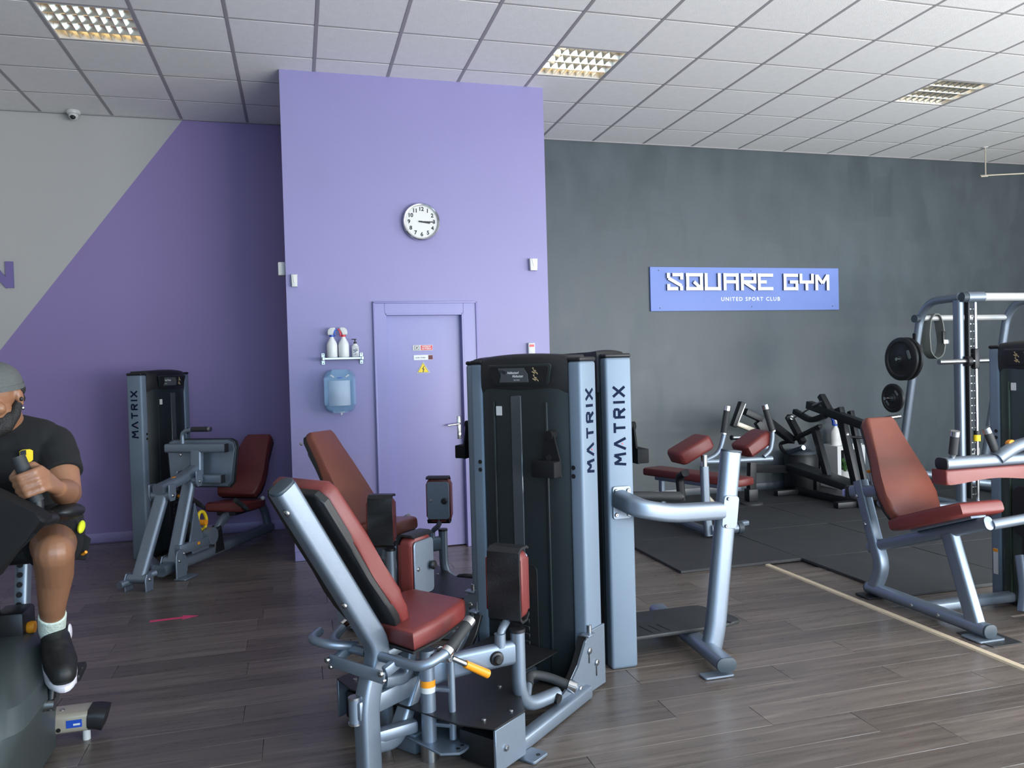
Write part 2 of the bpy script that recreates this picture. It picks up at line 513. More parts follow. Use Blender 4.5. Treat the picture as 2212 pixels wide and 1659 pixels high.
# pillar with a door recess
b = B()
b.box(((CL + DXL) / 2, CF + 0.07, ZC / 2), (DXL - CL, 0.14, ZC))
b.box(((CR + DXR) / 2, CF + 0.07, ZC / 2), (CR - DXR, 0.14, ZC))
b.box(((DXL + DXR) / 2, CF + 0.07, (ZC + DZ) / 2), (DXR - DXL, 0.14, ZC - DZ))
b.box((CL + 0.06, (CF + 0.14 + YW) / 2, ZC / 2), (0.12, YW - CF - 0.14, ZC))
b.box((CR - 0.06, (CF + 0.14 + YW) / 2, ZC / 2), (0.12, YW - CF - 0.14, ZC))
b.box(((CL + CR) / 2, CF + 0.30, ZC / 2), (CR - CL - 0.24, 0.06, ZC))
pil = struct(b.obj('wall_pillar', 'purple'))

# front wall (behind the camera) with shop windows, right wall with a window
WX0, WX1, WZ0, WZ1 = -0.3, 10.4, 0.3, 3.0
b = B()
b.box(((X0 + WX0) / 2, Y0 - 0.06, 2.0), (WX0 - X0, 0.12, 4.2))
b.box(((X1 + WX1) / 2, Y0 - 0.06, 2.0), (X1 - WX1, 0.12, 4.2))
b.box(((WX0 + WX1) / 2, Y0 - 0.06, WZ0 / 2), (WX1 - WX0, 0.12, WZ0))
b.box(((WX0 + WX1) / 2, Y0 - 0.06, (WZ1 + 4.15) / 2), (WX1 - WX0, 0.12, 4.15 - WZ1))
struct(b.obj('wall_front', 'wallwhite'))
b = B()
SY0, SY1, SZ0, SZ1 = -6.4, -1.4, 0.45, 3.05
b.box((X1 + 0.06, (Y0 + SY0) / 2, 2.0), (0.12, SY0 - Y0, 4.2))
b.box((X1 + 0.06, (YW + SY1) / 2, 2.0), (0.12, YW - SY1, 4.2))
b.box((X1 + 0.06, (SY0 + SY1) / 2, SZ0 / 2), (0.12, SY1 - SY0, SZ0))
b.box((X1 + 0.06, (SY0 + SY1) / 2, (SZ1 + 4.15) / 2), (0.12, SY1 - SY0, 4.15 - SZ1))
struct(b.obj('wall_right', 'wallwhite'))
w1 = B()
for i in range(6):
    x = WX0 + (WX1 - WX0) * i / 5
    w1.box((x, Y0 - 0.06, (WZ0 + WZ1) / 2), (0.07, 0.06, WZ1 - WZ0))
for z in (WZ0 + 0.03, WZ1 - 0.03): w1.box(((WX0 + WX1) / 2, Y0 - 0.06, z), (WX1 - WX0, 0.06, 0.06))
struct(w1.obj('window_1', 'panelgrey'))
w2 = B()
for i in range(4):
    y = SY0 + (SY1 - SY0) * i / 3
    w2.box((X1 + 0.06, y, (SZ0 + SZ1) / 2), (0.06, 0.07, SZ1 - SZ0))
for z in (SZ0 + 0.03, SZ1 - 0.03): w2.box((X1 + 0.06, (SY0 + SY1) / 2, z), (0.06, SY1 - SY0, 0.06))
struct(w2.obj('window_2', 'panelgrey'))

# baseboards
struct(B().box(((X0 + CL) / 2, YW - 0.008, 0.045), (CL - X0, 0.016, 0.09), 0.004, 2).obj('baseboard_left', 'basepurple'))
struct(B().box(((CR + X1) / 2, YW - 0.008, 0.05), (X1 - CR, 0.016, 0.10), 0.004, 2).obj('baseboard_right', 'basedark'))
struct(B().box(((CL + 2.225) / 2, CF - 0.006, 0.04), (2.225 - CL, 0.012, 0.08), 0.003, 1).obj('baseboard_pillar', 'purplegloss'))
struct(B().box(((3.098 + CR) / 2, CF - 0.006, 0.04), (CR - 3.098, 0.012, 0.08), 0.003, 1).obj('baseboard_pillar', 'purplegloss'))

# door in the pillar
dr = struct(B().box(((DXL + DXR) / 2, CF + 0.075, DZ / 2 + 0.004), (DXR - DXL - 0.006, 0.04, DZ - 0.008), 0.003, 1).obj('door_1', 'purplegloss'))
b = B()   # stepped casing
for (xa, xb, za, zb, d) in ((2.225, DXL + 0.01, 0, 2.107, 0.016), (DXR - 0.01, 3.098, 0, 2.107, 0.016)):
    b.box(((xa + xb) / 2, CF - d / 2, (za + zb) / 2), (xb - xa, d, zb - za), 0.003, 1)
b.box(((DXL + DXR) / 2, CF - 0.008, (DZ - 0.01 + 2.107) / 2), (DXR - DXL - 0.018, 0.016, 2.117 - DZ), 0.003, 1)
for (xa, xb) in ((2.215, 2.232), (3.091, 3.108)):
    b.box(((xa + xb) / 2, CF - 0.014, 1.058), (0.017, 0.028, 2.116), 0.004, 2)
b.box((2.6615, CF - 0.014, 2.112), (0.893, 0.028, 0.017), 0.004, 2)
for xx in (DXL + 0.012, DXR - 0.012): b.box((xx, CF + 0.02, 1.01), (0.024, 0.07, 2.02), 0.002, 1)
b.box((2.648, CF + 0.02, 2.017), (0.66, 0.07, 0.026), 0.002, 1)
b.obj('door_frame', 'purplegloss', dr)
h = B().box((2.935, CF + 0.052, 1.03), (0.035, 0.008, 0.20), 0.004, 2).obj('lock_plate', 'steel', dr)
B().tube([(2.935, CF + 0.05, 1.065), (2.935, CF + 0.0, 1.065), (2.825, CF + 0.0, 1.055)], 0.009, 0.02, 10).obj('lever_handle', 'chrome', h)
B().lathe([(0.011, 0), (0.011, 0.012), (0.0, 0.012)], frameM((2.935, CF + 0.048, 0.975), (1, 0, 0), (0, 0, 1)), 14).obj('lock_cylinder', 'steel', h)

# small printed plates on the door
def plate_sign(name, x, z, w, hgt, m, y=CF + 0.0535, th=0.004):
    return B().prism(rrect(w, hgt, 0.006), th, frameM((x, y, z), (1, 0, 0), (0, 0, 1)), 0.0008, 1).obj(name, m)
s1 = tag(plate_sign('door_plate', 2.635, 1.728, 0.172, 0.048, 'white'), 'small red and grey plate at the top of the purple door', 'sign')
FD = lambda x, z, y=CF + 0.049: frameM((x, y, z), (1, 0, 0), (0, 0, 1))
B().box((2.668, CF + 0.0485, 1.728), (0.100, 0.001, 0.040)).obj('red_field', 'redplastic', s1)
B().box((2.584, CF + 0.0485, 1.728), (0.046, 0.001, 0.040)).obj('grey_field', 'inkgrey', s1)
B().lathe([(0.009, 0), (0.015, 0), (0.015, 0.0006), (0.009, 0.0006), (0.009, 0)], FD(2.584, 1.728, CF + 0.048), 20).obj('ring_mark', 'inkwhite', s1)
B().bar((2.575, CF + 0.0475, 1.736), (2.593, CF + 0.0475, 1.720), 0.004, 0.001, (0, 1, 0)).obj('slash_mark', 'inkwhite', s1)
text('INTERDIT', 0.017, FD(2.668, 1.736, CF + 0.0478), 'inkwhite', s1, depth=0.0003, bold=0.0006)
text('AU PUBLIC', 0.017, FD(2.668, 1.719, CF + 0.0478), 'inkwhite', s1, depth=0.0003, bold=0.0006)
s2 = tag(plate_sign('door_plate', 2.637, 1.645, 0.166, 0.044, 'whitelac'), 'small white plate with a dark red end on the purple door', 'sign')
B().box((2.7, CF + 0.0485, 1.645), (0.038, 0.001, 0.038)).obj('red_field', mat('dark_red', (0.16, 0.01, 0.015), 0.5), s2)
B().box((2.693, CF + 0.0478, 1.645), (0.005, 0.001, 0.026)).obj('figure_mark', 'ink', s2)
B().box((2.707, CF + 0.0478, 1.645), (0.006, 0.001, 0.022)).obj('figure_mark', 'ink', s2)
text('accès  locaux', 0.016, FD(2.614, 1.645, CF + 0.0478), 'ink', s2, depth=0.0003)
tri = lambda s: [(-s, -s * 0.577), (s, -s * 0.577), (0, s * 1.155)]
s3 = tag(B().prism(tri(0.058), 0.003, FD(2.634, 1.545, CF + 0.0535), 0.0006, 1).obj('warning_sign', 'white'), 'yellow triangular high voltage warning sign on the purple door', 'sign')
B().prism(tri(0.050), 0.0008, FD(2.634, 1.545, CF + 0.0503)).obj('black_border', 'ink', s3)
B().prism(tri(0.045), 0.0008, FD(2.634, 1.545, CF + 0.0497)).obj('yellow_field', 'yellow', s3)
B().prism([(0.006, 0.028), (-0.012, -0.001), (-0.001, -0.001), (-0.004, -0.020), (-0.008, -0.018), (-0.001, -0.028), (0.006, -0.017), (0.001, -0.019), (0.011, 0.004), (0.0, 0.004), (0.011, 0.028)], 0.0006, FD(2.634, 1.545, CF + 0.0489)).obj('lightning_bolt', 'ink', s3)

# ceiling light fixtures with louvres
names = [('warm-lit square louvre ceiling light nearest the white wall', 0), ('square louvre ceiling light just right of the purple pillar', 1), ('square louvre ceiling light above the dark grey wall', 2)]
for (ci, cj), (lab, q) in zip(LIGHTS, names):
    cx, cy = (ci + 0.5) * 0.6, (cj + 0.5) * 0.6
    t = thing('ceiling_light', lab, 'ceiling light', (cx, cy, ZC), 0, 'square louvre ceiling lights')
    b = B()
    for s in (-1, 1):
        b.box((s * 0.285, 0, 0.045), (0.012, 0.582, 0.09)); b.box((0, s * 0.285, 0.045), (0.558, 0.012, 0.09))
    b.obj('frame', 'reflector', t)
    B().box((0, 0, 0.094), (0.58, 0.58, 0.008)).obj('reflector', 'reflector', t)
    for i in range(4):
        yy = (i - 1.5) * 0.14
        B().cyl((-0.26, yy, 0.072), (0.26, yy, 0.072), 0.012, n=10).obj('lamp_tube', 'tube', t)
    for i in range(1, 4):      # long V-shaped reflectors between the tubes
        yy = (i - 2) * 0.14
        B().prism([(-0.018, 0.052), (0.018, 0.052), (0.003, 0.004), (-0.003, 0.004)], 0.556, frameM((-0.278, yy, 0), (0, 1, 0), (0, 0, 1))).obj('long_louvre', 'louvre', t)
    for i in range(4):
        for j in range(1, 8):
            xx = -0.279 + j * 0.558 / 8; yy = (i - 1.5) * 0.14
            B().prism([(-0.016, 0.050), (0.016, 0.050), (0.002, 0.006), (-0.002, 0.006)], 0.118, frameM((xx, yy + 0.059, 0), (1, 0, 0), (0, 0, 1))).obj('cross_louvre', 'louvre', t)

# security camera
t = thing('dome_camera', 'small white dome security camera under the ceiling edge', 'camera', (-0.306, 2.25, ZC - 0.004))
B().lathe([(0.0, 0), (0.058, 0), (0.060, -0.012), (0.055, -0.03), (0.045, -0.035), (0, -0.035)][::-1], None, 24).obj('base', 'white', t)
b2 = B().ball((0, -0.006, -0.045), (0.043, 0.043, 0.043)).obj('eyeball', 'white', t)
B().lathe([(0.0, 0), (0.024, 0), (0.024, 0.012), (0, 0.012)], frameM((0, -0.036, -0.062), (1, 0, 0), (0, 0.5, -0.9)) @ RX(0), 18).obj('lens', 'black', b2)
B().ball((0, -0.031, -0.064), (0.025, 0.020, 0.022)).obj('lens_glass', 'black', b2)

# wall clock
t = thing('wall_clock', 'round chrome-rimmed wall clock on the purple pillar', 'clock', (2.643, CF, 2.788))
FC = lambda y=0.0, x=0, z=0: frameM((x, y, z), (1, 0, 0), (0, 0, 1))
B().lathe([(0.150, 0.0), (0.158, 0.01), (0.158, 0.045), (0.150, 0.055), (0.141, 0.052), (0.139, 0.034), (0.0, 0.034), ], FC(0), 48).obj('rim', 'chrome', t)
f = B().lathe([(0.0, 0), (0.1385, 0), (0.1385, 0.003), (0.0, 0.003)], FC(-0.034), 48).obj('dial', 'clockface', t)
for n in range(1, 13):
    a = math.radians(90 - 30 * n)
    text(str(n), 0.045, FC(-0.0378, 0.106 * math.cos(a), 0.106 * math.sin(a)), 'ink', f, 'numeral', 0.0005, bold=0.0016)
b = B()
for n in range(60):
    a = math.radians(6 * n); L_ = 0.008 if n % 5 == 0 else 0.004
    b.bar((0.136 * math.cos(a), -0.0378, 0.136 * math.sin(a)), ((0.136 - L_) * math.cos(a), -0.0378, (0.136 - L_) * math.sin(a)), 0.0014, 0.001, (0, 1, 0))
b.obj('minute_marks', 'ink', f)
def hand(name, ang, L_, tail, w, y):
    a = math.radians(90 - ang)
    B().bar((-tail * math.cos(a), y, -tail * math.sin(a)), (L_ * math.cos(a), y, L_ * math.sin(a)), w, 0.002, (0, 1, 0)).obj(name, 'ink', t)
hand('hour_hand', 98, 0.072, 0.024, 0.012, -0.041)
hand('minute_hand', 90.5, 0.112, 0.024, 0.009, -0.044)
B().lathe([(0, 0), (0.007, 0), (0.007, 0.012), (0, 0.012)], FC(-0.036), 14).obj('hand_boss', 'ink', t)

# wall sensors and boxes
def sensor(name, label, x, z, w, hgt, d, y=CF, dome=True):
    t = thing(name, label, 'sensor', (x, y, z))
    B().prism([(-w / 2, hgt / 2), (-w / 2 * 0.86, -hgt / 2), (w / 2 * 0.86, -hgt / 2), (w / 2, hgt / 2)], d, frameM((0, 0, 0), (1, 0, 0), (0, 0, 1)), 0.005, 2).obj('housing', 'white', t)
    B().prism([(-w * 0.22, hgt * 0.44), (-w * 0.10, -hgt * 0.1), (0, -hgt * 0.2), (w * 0.10, -hgt * 0.1), (w * 0.22, hgt * 0.44)], 0.004, frameM((0, -d + 0.001, 0), (1, 0, 0), (0, 0, 1)), 0.001, 1).obj('lens_window', 'clockface', t)
sensor('motion_sensor', 'white motion sensor near the right edge of the purple pillar', 3.623, 2.437, 0.072, 0.105, 0.045)
sensor('motion_sensor', 'white motion sensor near the left edge of the purple pillar', 1.593, 2.291, 0.05, 0.10, 0.04)
t = thing('alarm_sounder', 'small beige box on the shaded side of the purple pillar', 'sensor', (CL, CF + 0.12, 2.40))
B().box((-0.03, 0, 0), (0.06, 0.10, 0.11), 0.01, 3).obj('housing', 'clockface', t)
B().box((-0.0605, 0, 0.02), (0.002, 0.06, 0.03), 0.0005, 1).obj('grille', 'cap', t)
t = thing('fire_call_point', 'white box with a red strip behind the tall black tower', 'alarm', (3.585, CF, 1.70))
B().box((0, -0.02, 0), (0.06, 0.04, 0.10), 0.005, 2).obj('housing', 'white', t)
B().box((0, -0.041, 0.025), (0.042, 0.003, 0.020), 0.001, 1).obj('red_strip', 'redplastic', t)

# steel shelf and its bottles
t = thing('wall_shelf', 'small steel-bracketed shelf on the purple pillar', 'shelf', (1.955, CF, 1.65))
B().box((0, -0.065, 0.0), (0.31, 0.11, 0.018), 0.002, 1).obj('board', 'steel', t)
for s in (-1, 1):
    k = B().box((s * 0.155, -0.006, 0.0), (0.028, 0.012, 0.095), 0.002, 1).obj('bracket', 'steel', t)
    B().box((s * 0.155, -0.07, 0), (0.022, 0.128, 0.03), 0.003, 1).obj('clamp', 'steel', k)
    for z in (-0.036, 0.036): B().lathe([(0, 0), (0.005, 0), (0.004, 0.003), (0, 0.003)], frameM((s * 0.155, -0.012, z), (1, 0, 0), (0, 0, 1)), 10).obj('screw', 'cap', k)

def spray_bottle(label, loc, deg, colour, scale=1.0):
    t = thing('spray_bottle', label, 'bottle', loc, deg, 'spray bottles')
    t.scale = (scale,) * 3
    B().lathe([(0, 0), (0.040, 0), (0.043, 0.006), (0.043, 0.100), (0.038, 0.120), (0.017, 0.158), (0.015, 0.170), (0, 0.170)], None, 24).obj('body', 'bottle', t)
    B().lathe([(0, 0.168), (0.018, 0.168), (0.018, 0.184), (0, 0.184)], None, 18).obj('collar', colour, t)
    h = B().prism([(-0.030, 0.0), (-0.034, 0.02), (-0.028, 0.045), (-0.010, 0.060), (0.022, 0.063), (0.030, 0.055), (0.030, 0.042), (0.012, 0.038), (0.012, 0.0)], 0.026, frameM((0.0, 0.013, 0.184), (1, 0, 0), (0, 0, 1)), 0.006, 2).obj('spray_head', 'white', t)
    B().prism([(0.020, 0.052), (0.044, 0.050), (0.044, 0.040), (0.030, 0.036), (0.026, 0.010), (0.030, -0.010), (0.022, -0.012), (0.015, 0.012), (0.016, 0.040)], 0.020, frameM((0.0, 0.010, 0.184), (1, 0, 0), (0, 0, 1)), 0.003, 1).obj('trigger', colour, h)
    return t
spray_bottle('cloudy spray bottle with a blue trigger on the wall shelf', (1.872, CF - 0.068, 1.659), 0, 'blueplastic')
spray_bottle('cloudy spray bottle with a red trigger on the wall shelf', (1.965, CF - 0.068, 1.659), 180, 'redplastic')
t = thing('pump_bottle', 'small clear pump bottle with black printing on the wall shelf', 'bottle', (2.058, CF - 0.068, 1.659))
bd = B().prism(rrect(0.058, 0.038, 0.012), 0.092, None, 0.004, 2).obj('body', mat('clear_gel', (0.82, 0.84, 0.86), 0.1, trans=0.35), t)
B().lathe([(0, 0.09), (0.026, 0.09), (0.018, 0.104), (0.012, 0.110), (0, 0.110)], None, 20).obj('shoulder', 'bottle', t)
B().lathe([(0, 0.108), (0.012, 0.108), (0.012, 0.125), (0.005, 0.126), (0.005, 0.142), (0.012, 0.143), (0.012, 0.150), (0, 0.150)], None, 16).obj('pump', 'black', t)
B().box((-0.014, 0, 0.147), (0.030, 0.008, 0.007), 0.002, 1).obj('nozzle', 'black', t)
for i, (dx, dz, a) in enumerate([(-0.012, 0.055, 40), (-0.004, 0.060, -30), (0.006, 0.052, 20), (0.001, 0.046, -60), (0.012, 0.060, 70), (-0.010, 0.042, -10)]):
    B().box((dx, -0.0195, dz), (0.020, 0.001, 0.004), 0, 1, RY(a)).obj('printed_mark', 'ink', bd)
text('gel', 0.012, frameM((0, -0.0196, 0.026), (1, 0, 0), (0, 0, 1)), 'ink', bd, depth=0.0002)

# paper towel dispenser
t = thing('towel_dispenser', 'translucent blue paper towel dispenser under the wall shelf', 'dispenser', (1.920, CF, 1.385))
B().prism(rrect(0.235, 0.335, 0.06, 6), 0.02, frameM((0, 0, 0), (1, 0, 0), (0, 0, 1)), 0.003, 1).obj('back_plate', 'blueclear', t)
B().cyl((0, -0.075, -0.118), (0, -0.075, 0.085), 0.086, n=32).obj('paper_roll', 'paper', t)
B().prism(rrect(0.250, 0.350, 0.065, 6), 0.165, frameM((0, -0.005, 0), (1, 0, 0), (0, 0, 1)), 0.035, 4).obj('cover', 'blueclear', t)
for s in (-1, 1): B().box((s * 0.06, -0.171, 0.122), (0.034, 0.004, 0.010), 0.002, 1, RY(s * -35)).obj('window_slot', 'white', t)
B().box((0, -0.1705, 0.108), (0.042, 0.001, 0.007), 0.0003, 1).obj('maker_mark', 'blueplastic', t)
B().lathe([(0, -0.178), (0.022, -0.178), (0.026, -0.168), (0, -0.168)], TR(0.012, -0.085, 0), 16).obj('nozzle', 'white', t)
B().box((0.012, -0.085, -0.186), (0.012, 0.002, 0.02), 0).obj('paper_end', 'paper', t)

# name board on the dark wall
SGX0, SGX1, SGZ0, SGZ1 = 5.446, 7.925, 2.127, 2.626
t = thing('wall_sign', 'blue club sign with raised white lettering on dark wall', 'sign', ((SGX0 + SGX1) / 2, YW, (SGZ0 + SGZ1) / 2))
SW, SH = SGX1 - SGX0, SGZ1 - SGZ0
bd = B().box((0, -0.012, 0), (SW, 0.024, SH), 0.002, 1).obj('board', 'signblue', t)
LET = {  # polylines in a 1 x 1 cell (x, y), stroke 0.2 of the height
    'S': [[(0.11, 1.0), (0.11, 0.70), (0.86, 0.27), (0.86, 0.0)], [(0.34, 0.9), (0.98, 0.9)], [(0.88, 1.0), (0.88, 0.62)], [(0.11, 0.36), (0.11, 0.0)], [(0.02, 0.1), (0.66, 0.1)]],
    'Q': [[(0.0, 0.9), (1, 0.9)], [(0.9, 1), (0.9, 0)], [(1, 0.1), (0, 0.1)], [(0.1, 0), (0.1, 1)], [(0.46, 0.5), (0.86, 0.12)]],
    'U': [[(0.1, 1), (0.1, 0)], [(0, 0.1), (1, 0.1)], [(0.9, 0), (0.9, 1)]],
    'A': [[(0.1, 0), (0.1, 1)], [(0, 0.9), (1, 0.9)], [(0.9, 1), (0.9, 0)], [(0.1, 0.5), (0.9, 0.5)]],
    'R': [[(0.1, 0), (0.1, 1)], [(0, 0.9), (1, 0.9)], [(0.9, 1), (0.9, 0.42)], [(1, 0.5), (0.1, 0.5)], [(0.26, 0.46), (0.92, 0.05)]],
    'E': [[(0.1, 0), (0.1, 1)], [(0, 0.9), (1, 0.9)], [(0.1, 0.5), (0.58, 0.5)], [(0, 0.1), (1, 0.1)]],
    'G': [[(0, 0.9), (1, 0.9)], [(0.1, 1), (0.1, 0)], [(0, 0.1), (1, 0.1)], [(0.9, 0), (0.9, 0.56)], [(1, 0.5), (0.42, 0.5)]],
    'Y': [[(0.1, 1), (0.1, 0.42)], [(0, 0.5), (1, 0.5)], [(0.9, 0.42), (0.9, 1)], [(0.5, 0.5), (0.5, 0)]],
    'M': [[(0.1, 0), (0.1, 0.95)], [(0.12, 0.92), (0.52, 0.42), (0.88, 0.92)], [(0.9, 0.95), (0.9, 0)]]}
def sx(u): return (u - 105) / 2005.0 * SW - SW / 2        # sign-plate proportion -> metres
cells = [('S', 258, 430), ('Q', 452, 628), ('U', 642, 812), ('A', 838, 998), ('R', 1020, 1186), ('E', 1200, 1366), ('G', 1480, 1640), ('Y', 1655, 1815), ('M', 1830, 1988)]
LH, LZ = 0.197, -0.018
for ch, u0, u1 in cells:
    x0, x1 = sx(u0), sx(u1); w = x1 - x0
    pl = [[(x0 + x * w, LZ + y * LH) for x, y in p] for p in LET[ch]]
    q = strokes(B(), pl, LH * 0.19, frameM((0, -0.026, 0.0), (1, 0, 0), (0, 0, 1)), 0.022).obj('letter', 'letteredge', t)
    strokes(B(), pl, LH * 0.19, frameM((0, -0.0482, 0.0), (1, 0, 0), (0, 0, 1)), 0.002).obj('letter_face', 'letterwhite', q)
text('UNITED SPORT CLUB', 0.062, frameM((sx(1135), -0.0255, -0.118), (1, 0, 0), (0, 0, 1)), 'letterwhite', bd, depth=0.0012, bold=0.0012, sx=1.06, space=1.28)
for u, zz in ((190, 0.21), (1140, 0.21), (2035, -0.205), (195, -0.215), (1145, -0.205)):
    B().lathe([(0, 0), (0.007, 0), (0.005, 0.004), (0, 0.004)], frameM((sx(u), -0.024, zz), (1, 0, 0), (0, 0, 1)), 10).obj('screw', 'cap', bd)

# last letter of the wording on the white wall
tag(strokes(B(), [[(-0.085, -0.12), (-0.085, 0.12)], [(0.085, -0.12), (0.085, 0.12)], [(-0.080, 0.105), (0.080, -0.105)]], 0.062, frameM((-0.988, YW - 0.001, 2.508), (1, 0, 0), (0, 0, 1)), 0.018).obj('wall_letter', 'nletter'), 'purple raised capital letter N on the white wall', 'letter')

# wall socket and hanging bracket
t = thing('wall_socket', 'white double wall socket low on the dark wall', 'socket', (9.94, YW, 0.30))
B().box((0, -0.006, 0), (0.15, 0.012, 0.08), 0.003, 1).obj('plate', 'white', t)
for s in (-1, 1): B().lathe([(0.0, 0), (0.022, 0), (0.022, 0.003), (0.0, 0.003)], frameM((s * 0.036, -0.011, 0), (1, 0, 0), (0, 0, 1)), 16).obj('outlet', 'cap', t)
t = thing('hanging_rail', 'thin white rail hung from the ceiling by the dark wall', 'rail', (9.556, 1.76, ZC))
B().cyl((0, 0, 0.0), (0, 0, -0.33), 0.008, n=10).obj('drop_rod', 'beigemetal', t)
B().lathe([(0, 0), (0.03, 0), (0.03, -0.01), (0, -0.01)][::-1], None, 16).obj('ceiling_rose', 'white', t)
B().tube([(-0.06, 0.02, -0.335), (0.75, -0.30, -0.335)], 0.009, n=10).obj('rail', 'beigemetal', t)
B().tube([(-0.08, -0.01, -0.352), (-0.01, -0.04, -0.352)], 0.009, n=10).obj('rail_end', 'beigemetal', t)

# rubber mats on the free-weight side
MX = [4.24, 5.262, 6.272, 7.29, 8.31, 9.33, 10.35, 11.36]
MY = [-0.592, 0.43, 1.448, 2.33]
ORD = ['first', 'second', 'third', 'fourth', 'fifth', 'sixth', 'seventh']
ROWN = {0: 'front row', 1: 'middle row', 2: 'row along the dark wall', -1: 'row jutting out towards the beige strip'}
for i, j in [(i, j) for i in range(7) for j in range(3)] + [(i, -1) for i in range(1, 7)]:
    ya, yb = (MY[j], MY[j + 1]) if j >= 0 else (-1.612, -0.592)
    o = B().box(((MX[i] + MX[i + 1]) / 2, (ya + yb) / 2, 0.011), (MX[i + 1] - MX[i] - 0.006, yb - ya - 0.006, 0.022), 0.004, 1).obj('rubber_mat', 'rubber')
    tag(o, 'black rubber mat, %s from the left in the %s' % (ORD[i if j >= 0 else i - 1], ROWN[j]), 'mat', 'black rubber floor mats')

# strip and arrow on the floor
t = tag(B().tube([(4.948, -0.61, 0.004), (4.955, -1.6, 0.004), (4.965, -4.2, 0.004)], 0, sec=[(-0.022, -0.004), (0.022, -0.004), (0.018, 0.006), (-0.018, 0.006)], up=(0, 0, 1)).obj('floor_strip', 'tape'), 'long beige strip running across the wood floor', 'floor strip')
tag(B().prism([(0, -0.015), (0.19, -0.015), (0.19, -0.042), (0.285, 0.0), (0.19, 0.042), (0.19, 0.015), (0, 0.015)], 0.002, TR(0.645, -0.41, 0.0005) @ RZ(4)).obj('floor_arrow', 'pink'), 'pink adhesive arrow stuck to the wood floor', 'arrow')

# ------------------------------------------------------------------ machine parts
SEC = lambda w, h, r=None: rrect(w, h, r if r else min(w, h) * 0.3, 4)
WORD = [  # wide spaced letter shapes, cell 1 x 1
    [[(0.0, 0), (0.12, 1.0), (0.5, 0.42), (0.88, 1.0), (1.0, 0)]],
    [[(0.0, 0), (0.5, 1.0), (1.0, 0)]],
    [[(0.0, 0.92), (1.0, 0.92)], [(0.5, 0.92), (0.5, 0)]],
    [[(0.08, 0), (0.08, 0.92), (0.85, 0.92), (0.92, 0.80), (0.92, 0.62), (0.82, 0.5), (0.08, 0.5)], [(0.50, 0.5), (0.95, 0)]],
    [[(0.1, 0), (0.1, 1.0)]],
    [[(0.0, 0), (0.95, 1.0)], [(0.0, 1.0), (0.95, 0)]]]


def side_word(parent, o, xd, yd, L_, h, T):
    # the word runs along xd from o, letters standing along yd
    Mx = T @ frameM(o, xd, yd)
    pos = [0.0, 0.195, 0.40, 0.585, 0.775, 0.855]
    lw = [0.135, 0.135, 0.125, 0.12, 0.09, 0.13]
    for k, (p, w, g) in enumerate(zip(pos, lw, WORD)):
        pl = [[((p + x * w) * L_, (y - 0.5) * h) for x, y in q] for q in g]
        strokes(B(), pl, h * 0.21, Mx, 0.0012).obj('letter', 'inknavy', parent)
    B().lathe([(0, 0), (0.004, 0), (0.004, 0.0012), (0, 0.0012)], Mx @ TR((0.195 + 0.0675) * L_, -0.20 * h, 0), 10).obj('letter_dot', 'redplastic', parent)


